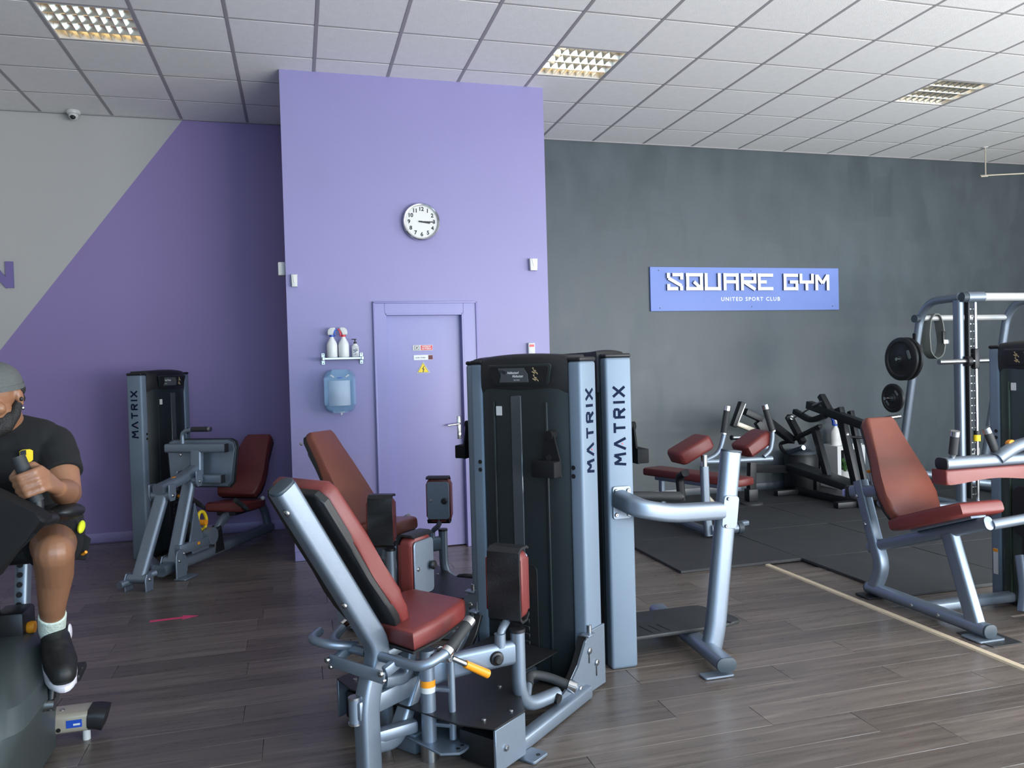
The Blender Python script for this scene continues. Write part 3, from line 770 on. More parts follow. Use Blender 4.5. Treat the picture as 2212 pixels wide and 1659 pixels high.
def tower(root, ox, oy, deg, title, h=1.56, w=0.665, shroud='shroud', bracket=True, sides=(-1, 1), strip_y=0.02, mirror=False, icon_left=False, pin_z=0.48):
    """weight-stack tower; in its own frame it faces -x, y is across"""
    T = TR(ox, oy, 0) @ RZ(deg)
    hw = w / 2
    for s in (-1, 1):
        u = B(T).box((0, s * (hw - 0.0375), h / 2), (0.142, 0.075, h), 0.016, 4).obj('upright', 'upright', root)
        B(T).box((0, s * (hw - 0.0375), h + 0.008), (0.144, 0.077, 0.022), 0.010, 3).obj('upright_cap', 'black', u)
        if s in sides:
            # reads upward; letter tops point to the viewer's left
            side_word(u, (0.0, s * (hw + 0.0002), 1.035), (0, 0, 1), (s * 1.0, 0, 0), 0.40, 0.062, T)
    yi = hw - 0.075
    pl = [(0.075, -yi), (0.075, yi)]
    fr = []
    for i in range(13):
        t = -1 + 2 * i / 12.0
        fr.append((-0.062 - 0.040 * (1 - t ** 4), -t * yi))
    prof = [(0.075, -yi)] + [(x, y) for x, y in fr[::-1]] + [(0.075, yi)]
    sh = B(T).prism(prof, h - 0.08, TR(0, 0, 0.035), 0.006, 2).obj('shroud', shroud, root)
    for yy in (-0.155, 0.16):
        B(T).box((-0.099, yy, 0.72), (0.012, 0.012, 1.30), 0.004, 2).obj('shroud_rib', shroud, sh)
    B(T).box((-0.1015, strip_y, 0.90), (0.012, 0.062, 1.00), 0.003, 1).obj('window_strip', 'strip', sh)
    B(T).prism(rrect(0.20, 0.50, 0.03), 0.004, T.inverted() @ T @ frameM((-0.1005, strip_y, 0.33), (0, -1, 0), (0, 0, 1)), 0.001, 1).obj('stack_opening', 'black', sh)
    b = B(T)
    for i in range(12): b.box((-0.107, strip_y, 0.12 + i * 0.036), (0.006, 0.10, 0.028), 0.003, 1)
    b.obj('weight_plates', 'blackmetal', sh)
    pn = B(T).lathe([(0, 0), (0.012, 0), (0.016, 0.010), (0.016, 0.024), (0.010, 0.03), (0, 0.03)], frameM((-0.112, strip_y - 0.01, pin_z), (0, 1, 0), (0, 0, 1)) @ RX(180) @ Matrix.Identity(4), 16)
    pn.obj('selector_pin', 'orange', root)
    # rounded hood over the shroud
    hood = []
    for i in range(17):
        t = -1 + 2 * i / 16.0
        hood.append((-0.070 - 0.040 * (1 - abs(t) ** 3), -t * (yi + 0.004)))
    prof = [(0.085, -(yi + 0.004))] + hood[::-1] + [(0.085, yi + 0.004)]
    b = B(T)
    zs = [(h - 0.175, 0.80), (h - 0.12, 0.97), (h - 0.05, 1.0), (h + 0.005, 0.96), (h + 0.026, 0.80), (h + 0.032, 0.5)]
    rings = []
    for z, k in zs:
        rings.append([b.bm.verts.new(V(x * (k if x < 0 else 1), y * (1 if k > 0.9 else 0.94 + 0.06 * k), z + (0.012 * (1 - (y / yi) ** 2) if z > h else 0))) for x, y in prof])
    n = len(prof)
    for a in range(len(rings) - 1):
        for j in range(n):
            b.bm.faces.new((rings[a][j], rings[a][(j + 1) % n], rings[a + 1][(j + 1) % n], rings[a + 1][j]))
    b.bm.faces.new(rings[0][::-1]); b.bm.faces.new(rings[-1])
    ho = b.obj('hood', 'black', root, 50)
    # information panel
    pm = frameM((-0.114, -0.014, h - 0.060), (0, -1, 0), (-0.14, 0, 1))
    def trap(a, c, hh, r=0.0): return [(-c, -hh), (c, -hh), (c + 0.012, -hh + 0.012), (a, hh - 0.01), (a - 0.01, hh), (-a + 0.01, hh), (-a, hh - 0.01), (-c - 0.012, -hh + 0.012)]
    p = B(T).prism(trap(0.190, 0.155, 0.052), 0.010, pm @ TR(0, 0, -0.004), 0.004, 2).obj('information_panel', 'shroud', ho)
    B(T).prism(trap(0.180, 0.147, 0.044), 0.003, pm @ TR(0, 0, 0.006), 0.001, 1).obj('panel_inset', 'black', p)
    dx = -0.030 if not icon_left else 0.040
    B(T).prism([(-0.09 + dx, -0.034), (0.085 + dx, -0.034), (0.085 + dx, 0.006), (0.066 + dx, 0.036), (-0.09 + dx, 0.036), (-0.075 + dx, 0)], 0.002, pm @ TR(0, 0, 0.009), 0.0005, 1).obj('title_field', 'panelgrey', p)
    for body, size, x, y, m in title:
        text(body, size, T @ pm @ TR(x + dx, y, 0.0115), m, p, depth=0.0003, align='LEFT', bold=0.0004)
    # exercise pictogram: simple printed figures
    ix = 0.096 if not icon_left else -0.10
    for q in range(2):
        b = B(T); o = pm @ TR(ix, 0.016 - q * 0.034, 0.009)
        strokes(b, [[(-0.004, 0.012), (0.0, 0.0), (0.012, -0.004), (0.018, -0.012)], [(-0.002, 0.008), (0.010, 0.004)], [(-0.014, 0.002), (0.002, -0.008)]], 0.004, o, 0.0006)
        b.lathe([(0, 0), (0.0042, 0), (0.0042, 0.0006), (0, 0.0006)], o @ TR(-0.006, 0.017, 0), 10)
        b.obj('pictogram', 'inktan', p)
    # blank white sticker
    st = B(T).prism(rrect(0.036, 0.046, 0.003), 0.0012, frameM((-0.1025, 0.125, h - 0.235), (0, -1, 0), (0, 0, 1))).obj('sticker', 'white', sh)
    # black bottle bracket on the front
    if bracket:
        by = -0.19 if not mirror else 0.19
        bm_ = frameM((-0.130, by, 1.13), (0, -1, 0), (0, 0, 1))
        br = B(T).prism([(-0.065, -0.11), (0.065, -0.11), (0.062, -0.03), (0.030, 0.09), (0.018, 0.105), (-0.004, 0.105), (-0.020, 0.09), (-0.045, -0.03), (-0.065, -0.03)], 0.010, bm_, 0.002, 1).obj('bottle_bracket', 'blackmatt', root)
        B(T).box((-0.165, by, 1.06), (0.06, 0.13, 0.075), 0.006, 2).obj('bracket_cup', 'blackmatt', br)
        B(T).cyl((-0.10, by - 0.005, 1.215), (-0.148, by - 0.005, 1.215), 0.022, n=18).obj('bracket_roller', 'blackmatt', br)
        B(T).cyl((-0.13, by, 1.11), (-0.146, by, 1.11), 0.014, n=14).obj('bracket_bolt', 'black', br)
    for s in (-1, 1):
        for z in (1.02, 1.06):
            B(T).cyl((-0.0695, s * (hw - 0.052), z), (-0.0735, s * (hw - 0.052), z), 0.011, n=12).obj('bolt_hole', 'black', root)
    B(T).box((0.0, 0, 0.018), (0.15, w - 0.16, 0.034), 0.004, 1).obj('base_plate', 'black', root)


def bolt(root, p, d, r=0.011, L_=0.008, T=None):
    p = Vector(p); d = Vector(d).normalized()
    x = d.orthogonal().normalized()
    return B(T).lathe([(0, 0), (r, 0), (r, L_ * 0.6), (r * 0.75, L_), (r * 0.4, L_), (r * 0.4, L_ * 0.5), (0, L_ * 0.5)], frameM(p, x, d.cross(x)), 12).obj('bolt', 'steel', root)


def pad_outline(wt, wb, L_, r=0.04, n=5):
    """back-cushion outline, bottom (y=0) wider than top (y=L)"""
    pts = []
    mid = L_ * 0.40
    body = [(wb * 0.86, 0.0), (wb, L_ * 0.10), (wb * 1.0, L_ * 0.22), (wb * 0.93, mid), (wt + (wb - wt) * 0.35, L_ * 0.62), (wt, L_ * 0.95), (wt * 0.82, L_)]
    rt = [(x, y) for x, y in body]
    return rt + [(-x, y) for x, y in rt[::-1]]


def cushion(root, name, m, out, th, Mx, bev=0.022, back=None, T=None):
    o = B(T).prism(out, th, Mx, bev, 4).obj(name, m, root, 60)
    if back:
        k = 0.97
        B(T).prism([(x * k, y * k + 0.006) for x, y in out], 0.012, Mx @ TR(0, 0, -0.010), 0.004, 2).obj('back_shell', back, o)
    return o


def hip_machine(label, loc, deg, vinyl, pads, group='hip machines', pad_dy=0.09, pad_top=0.165, spine_y=-0.005, spine_top=1.0, title=None):
    """user faces +x towards the tower; y to the user's left"""
    r = thing('hip_machine', label, 'exercise machine', (loc[0], loc[1], 0), deg, group)
    tower(r, 0, 0, 0, title)
    # spine and leg of the chair
    sp = B().tube([(-1.065 - 0.435 * spine_top, spine_y, 0.455 + 0.69 * spine_top), (-1.065, spine_y, 0.455), (-1.150, spine_y, 0.30), (-1.145, spine_y, 0.0)], 0, 0.12, sec=SEC(0.070, 0.088, 0.018), up=(0.6, 0, 0.5)).obj('spine', 'silver', r)
    tdir = V(-0.425, 0, 0.675).normalized()
    capm = frameM(V(-1.065 - 0.435 * spine_top, spine_y, 0.455 + 0.69 * spine_top), (0, 1, 0), tdir.cross(V(0, 1, 0)))
    B().prism(SEC(0.074, 0.092, 0.032), 0.014, capm @ TR(0, 0, -0.002) @ RX(0), 0.005, 2).obj('spine_cap', 'cap', sp)
    nrm = V(0.675, 0, 0.425).normalized()          # out of the back cushion, towards the user
    for k in (0.07, 0.52): bolt(sp, V(-1.500, spine_y - 0.022, 1.145) - tdir * k - nrm * 0.043, -nrm, 0.013, 0.010)
    # back cushion
    pb = V(-1.055, pad_dy, 0.502) - nrm * 0.012
    pm = frameM(pb + nrm * 0.052, (0, 1, 0), tdir)
    if pm.col[2].xyz.dot(nrm) < 0: pm = frameM(pb + nrm * 0.052, (0, -1, 0), tdir)
    out = pad_outline(pad_top, 0.180, 0.70)
    cs = B().prism(out, 0.066, pm @ TR(0, 0, 0.014), 0.022, 4).obj('back_cushion', vinyl, r, 60)
    B().prism([(x * 0.985, y * 0.985 + 0.006) for x, y in out], 0.034, pm @ TR(0, 0, -0.008), 0.008, 3).obj('back_shell', 'black', cs)
    # seat
    so = [(-0.04, -0.180), (0.10, -0.190), (0.28, -0.160), (0.325, -0.13), (0.325, 0.15), (0.28, 0.18), (0.12, 0.19), (-0.02, 0.12)]
    st = B().prism(so, 0.085, TR(-1.02, 0, 0.475) @ RY(-5), 0.026, 4).obj('seat', vinyl, r, 60)
    B().prism([(x * 0.95, y * 0.95) for x, y in so], 0.012, TR(-1.02, 0, 0.466) @ RY(-5), 0.003, 1).obj('seat_board', 'black', st)
    B().bar((-1.06, 0, 0.440), (-0.76, 0, 0.452), 0.085, 0.032, bev=0.006).obj('seat_rail', 'silver', r)
    B().tube([(-1.06, 0, 0.33), (-0.93, 0, 0.30), (-0.90, 0, 0.44)], 0, 0.05, sec=SEC(0.05, 0.06), up=(0, 1, 0)).obj('seat_strut', 'silver', r)
    # hand grips beside the seat
    for s in (-1, 1):
        h = B().tube([(-1.10, s * 0.04, 0.445), (-1.10, s * 0.255, 0.445), (-1.00, s * 0.285, 0.475), (-0.955, s * 0.28, 0.495)], 0.019, 0.05, 14).obj('hand_grip', 'silver', r)
        B().cyl((-0.985, s * 0.284, 0.482), (-0.860, s * 0.272, 0.540), 0.0215, n=16).obj('grip_sleeve', 'grip', h)
        B().cyl((-0.862, s * 0.2722, 0.539), (-0.835, s * 0.2696, 0.5515), 0.0235, n=16).obj('grip_end', 'steel', h)
        B().cyl((-1.003, s * 0.2855, 0.474), (-0.983, s * 0.284, 0.483), 0.0235, n=16).obj('grip_ring', 'chrome', h)
    # seat-adjusting linkage behind the spine
    lk = B().bar((-1.205, 0.135, 0.430), (-1.155, -0.115, 0.395), 0.012, 0.048, bev=0.004).obj('link_plate', 'silver', r)
    for s in (-0.11, 0.13):
        bolt(lk, (-1.215 if s > 0 else -1.165, s, 0.415 + 0.02 * (s > 0)), (-1, 0, 0), 0.012, 0.012)
        bolt(lk, (-1.20 if s > 0 else -1.15, s * 0.98, 0.385 + 0.02 * (s > 0)), (-1, 0, 0), 0.010, 0.012)
        B().bar((-1.19 if s > 0 else -1.15, s, 0.415), (-1.075, s * 1.15, 0.445), 0.030, 0.040, bev=0.006).obj('link_arm', 'silver', lk)
    B().tube([(-1.075, 0.12, 0.45), (-1.18, 0.15, 0.475), (-1.20, 0.26, 0.485), (-1.12, 0.29, 0.49)], 0.018, 0.05, 12).obj('release_bar', 'silver', r)
    cy = B().cyl((-1.195, 0.01, 0.215), (-1.195, 0.01, 0.305), 0.022, n=16).obj('damper', 'silver', r)
    B().cyl((-1.195, 0.01, 0.208), (-1.195, 0.01, 0.216), 0.026, n=16).obj('damper_end', 'steel', cy)
    B().cyl((-1.195, 0.01, 0.304), (-1.195, 0.01, 0.312), 0.024, n=16).obj('damper_end', 'steel', cy)
    B().bar((-1.20, 0.0, 0.26), (-0.86, 0.0, 0.26), 0.05, 0.075, bev=0.01).obj('lower_frame', 'silver', r)
    B().tube([(-1.12, 0, 0.10), (-1.0, 0, 0.07), (-0.85, 0.0, 0.30)], 0, 0.15, sec=SEC(0.055, 0.07), up=(0, 1, 0)).obj('lower_brace', 'silver', r)
    B().bar((-1.12, 0.0, 0.13), (-0.94, -0.06, 0.125), 0.05, 0.05, bev=0.012).obj('pivot_carrier', 'silver', r)
    # base frame and covers
    for s in (-1, 1):
        B().bar((-0.86, s * 0.395, 0.034), (-0.10, s * 0.345, 0.034), 0.060, 0.060, bev=0.012, seg=3).obj('base_rail', 'silver', r)
        g = B().prism([(-0.345, 0.0), (0.072, 0.0), (0.072, 0.285), (-0.045, 0.285), (-0.105, 0.245), (-0.165, 0.155), (-0.245, 0.09), (-0.345, 0.06)], 0.012, frameM((0, s * 0.337 + (0.006 if s < 0 else 0.006), 0.012), (1, 0, 0), (0, 0, 1)), 0.002, 1).obj('gusset', 'silver', r)
        B().box((-0.075, s * 0.338, 0.285), (0.06, 0.05, 0.010), 0.003, 1).obj('gusset_top', 'silver', g)
        B().cyl((-0.06, s * 0.338, 0.288), (-0.06, s * 0.338, 0.325), 0.011, n=12).obj('stop_pin', 'steel', g)
        B().tube([(-0.24, s * 0.315, 0.07), (-0.13, s * 0.315, 0.17), (-0.08, s * 0.315, 0.27)], 0, 0.1, sec=SEC(0.05, 0.02), up=(-1, 0, 0)).obj('gusset_guard', 'black', g)
        for x, z in ((-0.075, 0.21), (-0.012, 0.135), (-0.16, 0.06)): bolt(g, (x, s * (0.3375 + 0.0065), z), (0, s, 0), 0.015, 0.010)
        for x, z in ((-0.078, 0.175), (-0.014, 0.095)): B().box((x, s * 0.3445, z), (0.008, 0.003, 0.045), 0.001, 1).obj('slot', 'black', g)
        ep = B().box((-0.82, s * 0.437, 0.105), (0.19, 0.012, 0.165), 0.002, 1).obj('end_plate', 'silver', r)
        bolt(ep, (-0.855, s * 0.443, 0.10), (0, s, 0), 0.012, 0.010)
        fb = B().prism(rrect(0.10, 0.085, 0.012), 0.012, TR(-0.70, s * 0.455, 0.002), 0.003, 1).obj('floor_bracket', 'silver', r)
        B().cyl((-0.69, s * 0.475, 0.0135), (-0.69, s * 0.475, 0.0155), 0.009, n=12).obj('bracket_hole', 'black', fb)
        B().box((-0.80, s * 0.33, 0.07), (0.16, 0.20, 0.12), 0.01, 2).obj('cover_box', 'black', r)
    cv = B().prism([(-0.96, -0.30), (-0.915, -0.44), (-0.722, -0.44), (-0.68, -0.40), (-0.45, -0.20), (-0.12, -0.20), (-0.12, 0.20), (-0.45, 0.20), (-0.68, 0.40), (-0.722, 0.44), (-0.915, 0.44), (-0.96, 0.30)], 0.006, TR(0, 0, 0.188), 0.001, 1).obj('cover_plate', 'black', r)
    for x, y in ((-0.76, -0.40), (-0.88, -0.36), (-0.60, -0.22), (-0.76, 0.40), (-0.88, 0.36), (-0.60, 0.22)): bolt(cv, (x, y, 0.194), (0, 0, 1), 0.009, 0.006)
    B().bar((-0.95, 0, 0.045), (-0.08, 0, 0.045), 0.12, 0.085, bev=0.01).obj('centre_beam', 'silver', r)
    B().bar((-0.70, 0, 0.11), (-0.30, 0, 0.11), 0.16, 0.15, bev=0.02).obj('linkage_cover', 'black', r)
    # swing arms
    for s, pd in zip((-1, 1), pads):
        px, py = -0.93, s * 0.12
        post = B().cyl((px, py, 0.075), (px, py, 0.435), 0.030, n=20).obj('swing_post', 'silver', r)
        B().cyl((px, py, 0.292), (px, py, 0.318), 0.0305, n=20).obj('warning_band', 'orange', post)
        B().cyl((px, py, 0.270), (px, py, 0.292), 0.0306, n=20).obj('warning_band', 'white', post)
        sec_o = [(0.165 * math.cos(math.radians(a)), 0.165 * math.sin(math.radians(a))) for a in range(-60, 121, 12)]
        sec_o = [(-0.06, -0.11), ] + [(0.17 * math.cos(math.radians(a)), 0.17 * math.sin(math.radians(a))) for a in range(-95, 41, 9)] + [(-0.03, 0.10)]
        q = B().prism([(x, -s * y if s > 0 else y) for x, y in sec_o] if s < 0 else [(x, -y) for x, y in sec_o][::-1], 0.010, TR(px, py, 0.066), 0.002, 1).obj('angle_plate', 'silver', r)
        for a in range(-88, -20, 12):
            B().cyl((px + 0.145 * math.cos(math.radians(a)), py - s * 0.145 * math.sin(math.radians(a)), 0.0765), (px + 0.145 * math.cos(math.radians(a)), py - s * 0.145 * math.sin(math.radians(a)), 0.0785), 0.008, n=12).obj('angle_hole', 'black', q)
        B().cyl((px, py, 0.0), (px, py, 0.07), 0.036, n=18).obj('pivot_boss', 'steel', q)
        ex, ey = pd['end']
        arm = B().tube([(px + 0.02, py, 0.335), (px + 0.10, py + (ey - py) * 0.28, 0.355), (ex, ey, 0.372)], 0, 0.06, sec=SEC(0.046, 0.098, 0.02), up=(0, 0, 1)).obj('swing_arm', 'silver', r)
        d = V(ex - px, ey - py, 0).normalized(); nn = V(d.y, -d.x, 0) * (1 if s < 0 else -1)
        mp = V(px, py, 0.363) + d * (V(ex - px, ey - py, 0).length * 0.74)
        st_ = B().lathe([(0.0, 0), (0.030, 0), (0.026, 0.010), (0.018, 0.012), (0.018, 0.026), (0.012, 0.032), (0, 0.032)], frameM(mp + nn * 0.022, d, V(0, 0, 1)) if frameM(mp, d, V(0, 0, 1)).col[2].xyz.dot(nn) > 0 else frameM(mp + nn * 0.022, -d, V(0, 0, 1)), 18).obj('bumper', 'black', arm)
        ft = B().tube([(ex, ey, 0.455), (ex, ey, 0.13), (ex + 0.26, ey - s * -0.01, 0.105)], 0.030, 0.13, 16).obj('foot_tube', 'silver', r)
        B().cyl((ex, ey, 0.452), (ex, ey, 0.466), 0.032, n=18).obj('tube_cap', 'black', ft)
        B().cyl((ex + 0.225, ey + s * 0.02, 0.105), (ex + 0.225, ey + s * 0.048, 0.100), 0.021, n=16).obj('foot_bumper', 'black', ft)
        pg = B().tube([(ex + 0.15, ey - s * 0.06, 0.165), (ex + 0.21, ey - s * 0.10, 0.185), (ex + 0.27, ey - s * 0.04, 0.165), (ex + 0.31, ey + s * 0.055, 0.130)], 0.021, 0.06, 14).obj('foot_peg', 'grip', r)
        B().cyl((ex + 0.305, ey + s * 0.045, 0.134), (ex + 0.318, ey + s * 0.078, 0.124), 0.027, n=18).obj('peg_end', 'chrome', pg)
        B().tube([(ex + 0.05, ey, 0.13), (ex + 0.15, ey - s * 0.06, 0.165)], 0.016, n=10).obj('peg_stem', 'silver', pg)
        # knee pad on its stem
        kx, ky, kz, ka = pd['pad']
        sx_, sy_ = px + (ex - px) * 0.80, py + (ey - py) * 0.80
        stm = B().tube([(sx_, sy_, 0.37), (sx_, sy_, 0.455), (kx, ky, 0.50), (kx, ky, kz - 0.10)], 0.017, 0.05, 12).obj('pad_stem', 'silver', r)
        B().cyl((sx_, sy_, 0.40), (sx_, sy_, 0.455), 0.024, n=14).obj('stem_clamp', 'silver', stm)
        K = TR(kx, ky, kz) @ RZ(ka)           # pad frame: cushion faces +y, plate on -y
        kp = B(K).prism(rrect(0.150, 0.250, 0.02), 0.010, frameM((0, -0.018, 0), (1, 0, 0), (0, 0, 1)), 0.003, 1).obj('pad_plate', 'silver', r)
        B(K).prism(rrect(0.165, 0.285, 0.035, 5), 0.074, frameM((0, 0.058, 0), (1, 0, 0), (0, 0, 1)), 0.022, 4).obj('knee_cushion', 'red', kp, 60)
        wrap = [(-0.030, 0.146), (-0.012, 0.158), (0.045, 0.158), (0.068, 0.140), (0.071, 0.05), (0.066, 0.0), (0.071, -0.05), (0.068, -0.140), (0.045, -0.158), (0.0, -0.156), (-0.018, -0.130),
                (-0.006, -0.128), (0.006, -0.146), (0.043, -0.148), (0.058, -0.134), (0.0625, -0.05), (0.058, 0.0), (0.0625, 0.05), (0.058, 0.134), (0.042, 0.149), (-0.006, 0.149), (-0.022, 0.140)]
        B(K).prism(wrap, 0.150, frameM((-0.080, 0, 0), (0, 1, 0), (0, 0, 1)), 0.0015, 1).obj('vinyl_sleeve', 'blackvinyl', kp)
        B(K).lathe([(0, 0), (0.012, 0), (0.012, 0.008), (0.020, 0.012), (0.021, 0.022), (0.014, 0.030), (0, 0.030)], frameM((0.045, -0.027, 0.0), (1, 0, 0), (0, 0, 1)), 16).obj('pad_knob', 'black', kp)
        bolt(kp, K @ V(-0.05, -0.027, 0.0), K.to_3x3() @ V(0, -1, 0), 0.010, 0.007)
        # adjusting rod with lever beside each swing post
        rx, ry = px + 0.045, py + s * 0.085
        rd = B().cyl((rx, ry, 0.085), (rx, ry, 0.400), 0.0145, n=14).obj('latch_rod', 'silver', r)
        for z in (0.135, 0.275): B().bar((px + 0.02, py, z), (rx, ry, z + 0.005), 0.030, 0.016, bev=0.004).obj('latch_lug', 'silver', rd)
        B().bar((px + 0.0, py + s * 0.03, 0.412), (rx, ry + s * 0.01, 0.405), 0.045, 0.030, bev=0.008).obj('lever_yoke', 'silver', rd)
        bolt(rd, (px + 0.02, py + s * 0.095, 0.412), (0, s, 0), 0.014, 0.012)
        B().cyl((rx, ry + s * 0.01, 0.405), (rx + 0.045, ry + s * 0.050, 0.372), 0.011, n=12).obj('lever_rod', 'steel', rd)
        B().cyl((rx + 0.035, ry + s * 0.044, 0.378), (rx + 0.135, ry + s * 0.075, 0.312), 0.015, 0.018, n=16).obj('lever_grip', 'orange', rd)
    return r


T_HIP = [('Hip', 0.026, -0.080, 0.018, 'ink'), ('Adductor/', 0.0165, -0.034, 0.013, 'inkwhite'), ('Abductor', 0.0165, -0.006, -0.004, 'inkwhite'), ('MATRIX', 0.010, 0.0, -0.023, 'inkgrey')]
hip_machine('nearest hip adductor machine with dark red seat and black weight tower', (2.707, -2.031), 38, 'red',
            [dict(end=(-0.61, -0.33), pad=(-0.555, -0.255, 0.635, 100)), dict(end=(-0.61, 0.33), pad=(-0.575, 0.245, 0.640, 8))], title=T_HIP)
hip_machine('hip adductor machine with faded red seat before the purple door', (2.765, -1.235), -39, 'tan',
            [dict(end=(-0.66, -0.24), pad=(-0.70, -0.26, 0.640, -162)), dict(end=(-0.63, 0.36), pad=(-0.62, 0.30, 0.670, 17))], pad_dy=0.0, pad_top=0.130, spine_y=0.03, spine_top=0.80, title=T_HIP)

# ------------------------------------------------------------------ glute machine
g = thing('glute_machine', 'silver standing leg machine with post and rubber platform', 'exercise machine', (3.142, -1.775, 0))
tower(g, 0, 0, 180, [('Glute', 0.024, -0.08, 0.012, 'inkwhite'), ('MATRIX', 0.010, -0.08, -0.018, 'inkgrey')], h=1.575, mirror=True, bracket=True)
pl = B().prism(rrect(0.10, 0.165, 0.014), 0.010, frameM((0.0, -0.333, 0.845), (1, 0, 0), (0, 0, 1)), 0.002, 1).obj('mounting_plate', 'silver', g)
for x in (-0.032, 0.034):
    for z in (0.785, 0.905): bolt(pl, (x, -0.343, z), (0, -1, 0), 0.011, 0.009)
B().tube([(-0.015, -0.34, 0.865), (0.03, -0.47, 0.835), (0.20, -0.46, 0.795), (0.55, -0.345, 0.765)], 0, 0.16, sec=SEC(0.080, 0.090, 0.022), up=(0, 0, 1)).obj('side_bar', 'silver', g)
po = B().tube([(0.470, -0.36, 0.06), (0.495, -0.36, 0.16), (0.580, -0.34, 0.75), (0.625, -0.33, 1.065)], 0, 0.08, sec=SEC(0.080, 0.108, 0.036), up=(1, 0, 0)).obj('front_post', 'silver', g)
B().prism(SEC(0.110, 0.082, 0.037), 0.014, frameM((0.627, -0.330, 1.062), (1, 0, -0.13), (0, 1, 0)), 0.004, 2).obj('post_cap', 'cap', g)
B().prism(rrect(0.088, 0.17, 0.02), 0.004, frameM((0.585, -0.380, 0.76), (1, 0, -0.12), (0.13, 0, 1)), 0.002, 1).obj('weld_plate', 'silver', po)
for z in (0.69, 0.83): bolt(po, (0.545 + 0.12 * (z - 0.6), -0.386, z), (0, -1, 0), 0.009, 0.008)
rl = B().tube([(0.485, 0.30, 0.065), (0.415, -0.60, 0.065)], 0, 0, sec=SEC(0.102, 0.068, 0.033), up=(0, 0, 1)).obj('foot_rail', 'silver', g)
B().prism(SEC(0.104, 0.070, 0.034), 0.012, frameM((0.4145, -0.597, 0.065), (1, -0.08, 0), (0, 0, 1)), 0.004, 2).obj('rail_cap', 'cap', rl)
B().prism(rrect(0.16, 0.07, 0.012), 0.010, TR(0.38, -0.565, 0.002), 0.002, 1).obj('floor_bracket', 'silver', rl)
pf = B().prism([(0.10, -0.245), (0.62, -0.225), (0.735, -0.19), (0.755, -0.16), (0.745, -0.10), (0.68, 0.10), (0.66, 0.125), (0.62, 0.13), (0.10, 0.13)], 0.022, TR(0, 0, 0.10), 0.006, 2).obj('platform', 'mat_edge', g)
for x in (0.20, 0.25, 0.30, 0.62, 0.66): B().box((x, -0.16, 0.1225), (0.010, 0.12, 0.004), 0.001, 1, RZ(12)).obj('tread_groove', 'black', pf)
B().box((0.52, 0.07, 0.05), (0.10, 0.08, 0.10), 0.008, 1).obj('platform_foot', 'blackmetal', g)
B().box((0.62, -0.10, 0.055), (0.06, 0.10, 0.09), 0.008, 1).obj('platform_foot', 'silver', g)
ro = B().tube([(0.10, 0.07, 0.80), (0.27, 0.07, 0.795), (0.535, 0.07, 0.775)], 0.028, 0.02, 18).obj('foam_roller', 'grip', g)
B().cyl((0.530, 0.07, 0.7755), (0.545, 0.07, 0.7745), 0.024, n=18).obj('roller_end', 'black', ro)
B().bar((0.10, 0.07, 0.55), (0.10, 0.07, 0.82), 0.05, 0.04, (1, 0, 0), 0.01).obj('roller_arm', 'silver', g)

# ------------------------------------------------------------------ seated leg curl machine
q = thing('leg_curl_machine', 'silver and red seated leg machine at the right edge', 'exercise machine', (5.12, -1.5, 0), -90)
tower(q, 0.63, 0.73, 90 + 0, [('Leg', 0.018, -0.06, 0.014, 'ink'), ('Curl', 0.022, -0.03, 0.014, 'inkwhite'), ('place knees at pivot', 0.008, -0.06, -0.006, 'inkgrey'), ('adjust roller and back', 0.008, -0.06, -0.017, 'inkgrey'), ('extend slowly', 0.008, -0.06, -0.028, 'inkgrey')], h=1.575, shroud='shroudgreen', bracket=False, strip_y=-0.02, icon_left=True)
rl = B().tube([(-0.005, 0, 0.055), (0.90, 0, 0.055)], 0, 0, sec=SEC(0.085, 0.072, 0.033), up=(0, 0, 1)).obj('base_rail', 'silver', q)
B().prism(SEC(0.087, 0.074, 0.034), 0.014, frameM((0.90, 0, 0.055), (0, 1, 0), (0, 0, 1)), 0.004, 2).obj('rail_cap', 'cap', rl)
B().prism(SEC(0.087, 0.074, 0.034), 0.014, frameM((-0.017, 0, 0.055), (0, 1, 0), (0, 0, 1)), 0.004, 2).obj('rail_cap', 'cap', rl)
for x in (0.40, 0.60): bolt(rl, (x, -0.042, 0.055), (0, -1, 0), 0.012, 0.008)
B().prism(rrect(0.13, 0.17, 0.012), 0.010, TR(0.86, 0.0, 0.004), 0.002, 1).obj('floor_bracket', 'silver', rl)
B().prism(rrect(0.13, 0.17, 0.012), 0.010, TR(0.02, 0.0, 0.004), 0.002, 1).obj('floor_bracket', 'black', rl)
B().prism(rrect(0.24, 0.20, 0.006), 0.004, TR(0.86, 0.04, 0.0005), 0.001, 1).obj('foot_pad', 'mat_edge', rl)
bp = B().tube([(0.045, 0, 0.07), (0.115, 0, 0.22), (0.055, 0, 0.36), (-0.075, 0, 0.735)], 0, 0.07, sec=SEC(0.075, 0.080, 0.020), up=(1, 0, 0.3)).obj('back_post', 'silver', q)
for x, z in ((-0.062, 0.64), (0.01, 0.47)): bolt(bp, (x, -0.038, z), (0, -1, 0), 0.012, 0.010)
B().tube([(-0.15, 0, 0.655), (0.02, 0, 0.680), (0.16, 0, 0.70)], 0, 0, sec=SEC(0.06, 0.075, 0.02), up=(0, 0, 1)).obj('back_carriage', 'silver', q)
B().box((-0.17, 0, 0.65), (0.03, 0.075, 0.085), 0.012, 2).obj('carriage_cap', 'black', q)
B().box((-0.20, -0.02, 0.64), (0.016, 0.04, 0.045), 0.004, 1).obj('purple_tab', 'purplegloss', q)
B().box((0.14, 0, 0.71), (0.06, 0.10, 0.11), 0.02, 3).obj('carriage_clamp', 'black', q)
pk = B().cyl((0.06, -0.01, 0.72), (0.035, -0.01, 0.80), 0.013, n=14).obj('adjust_pin', 'steel', q)
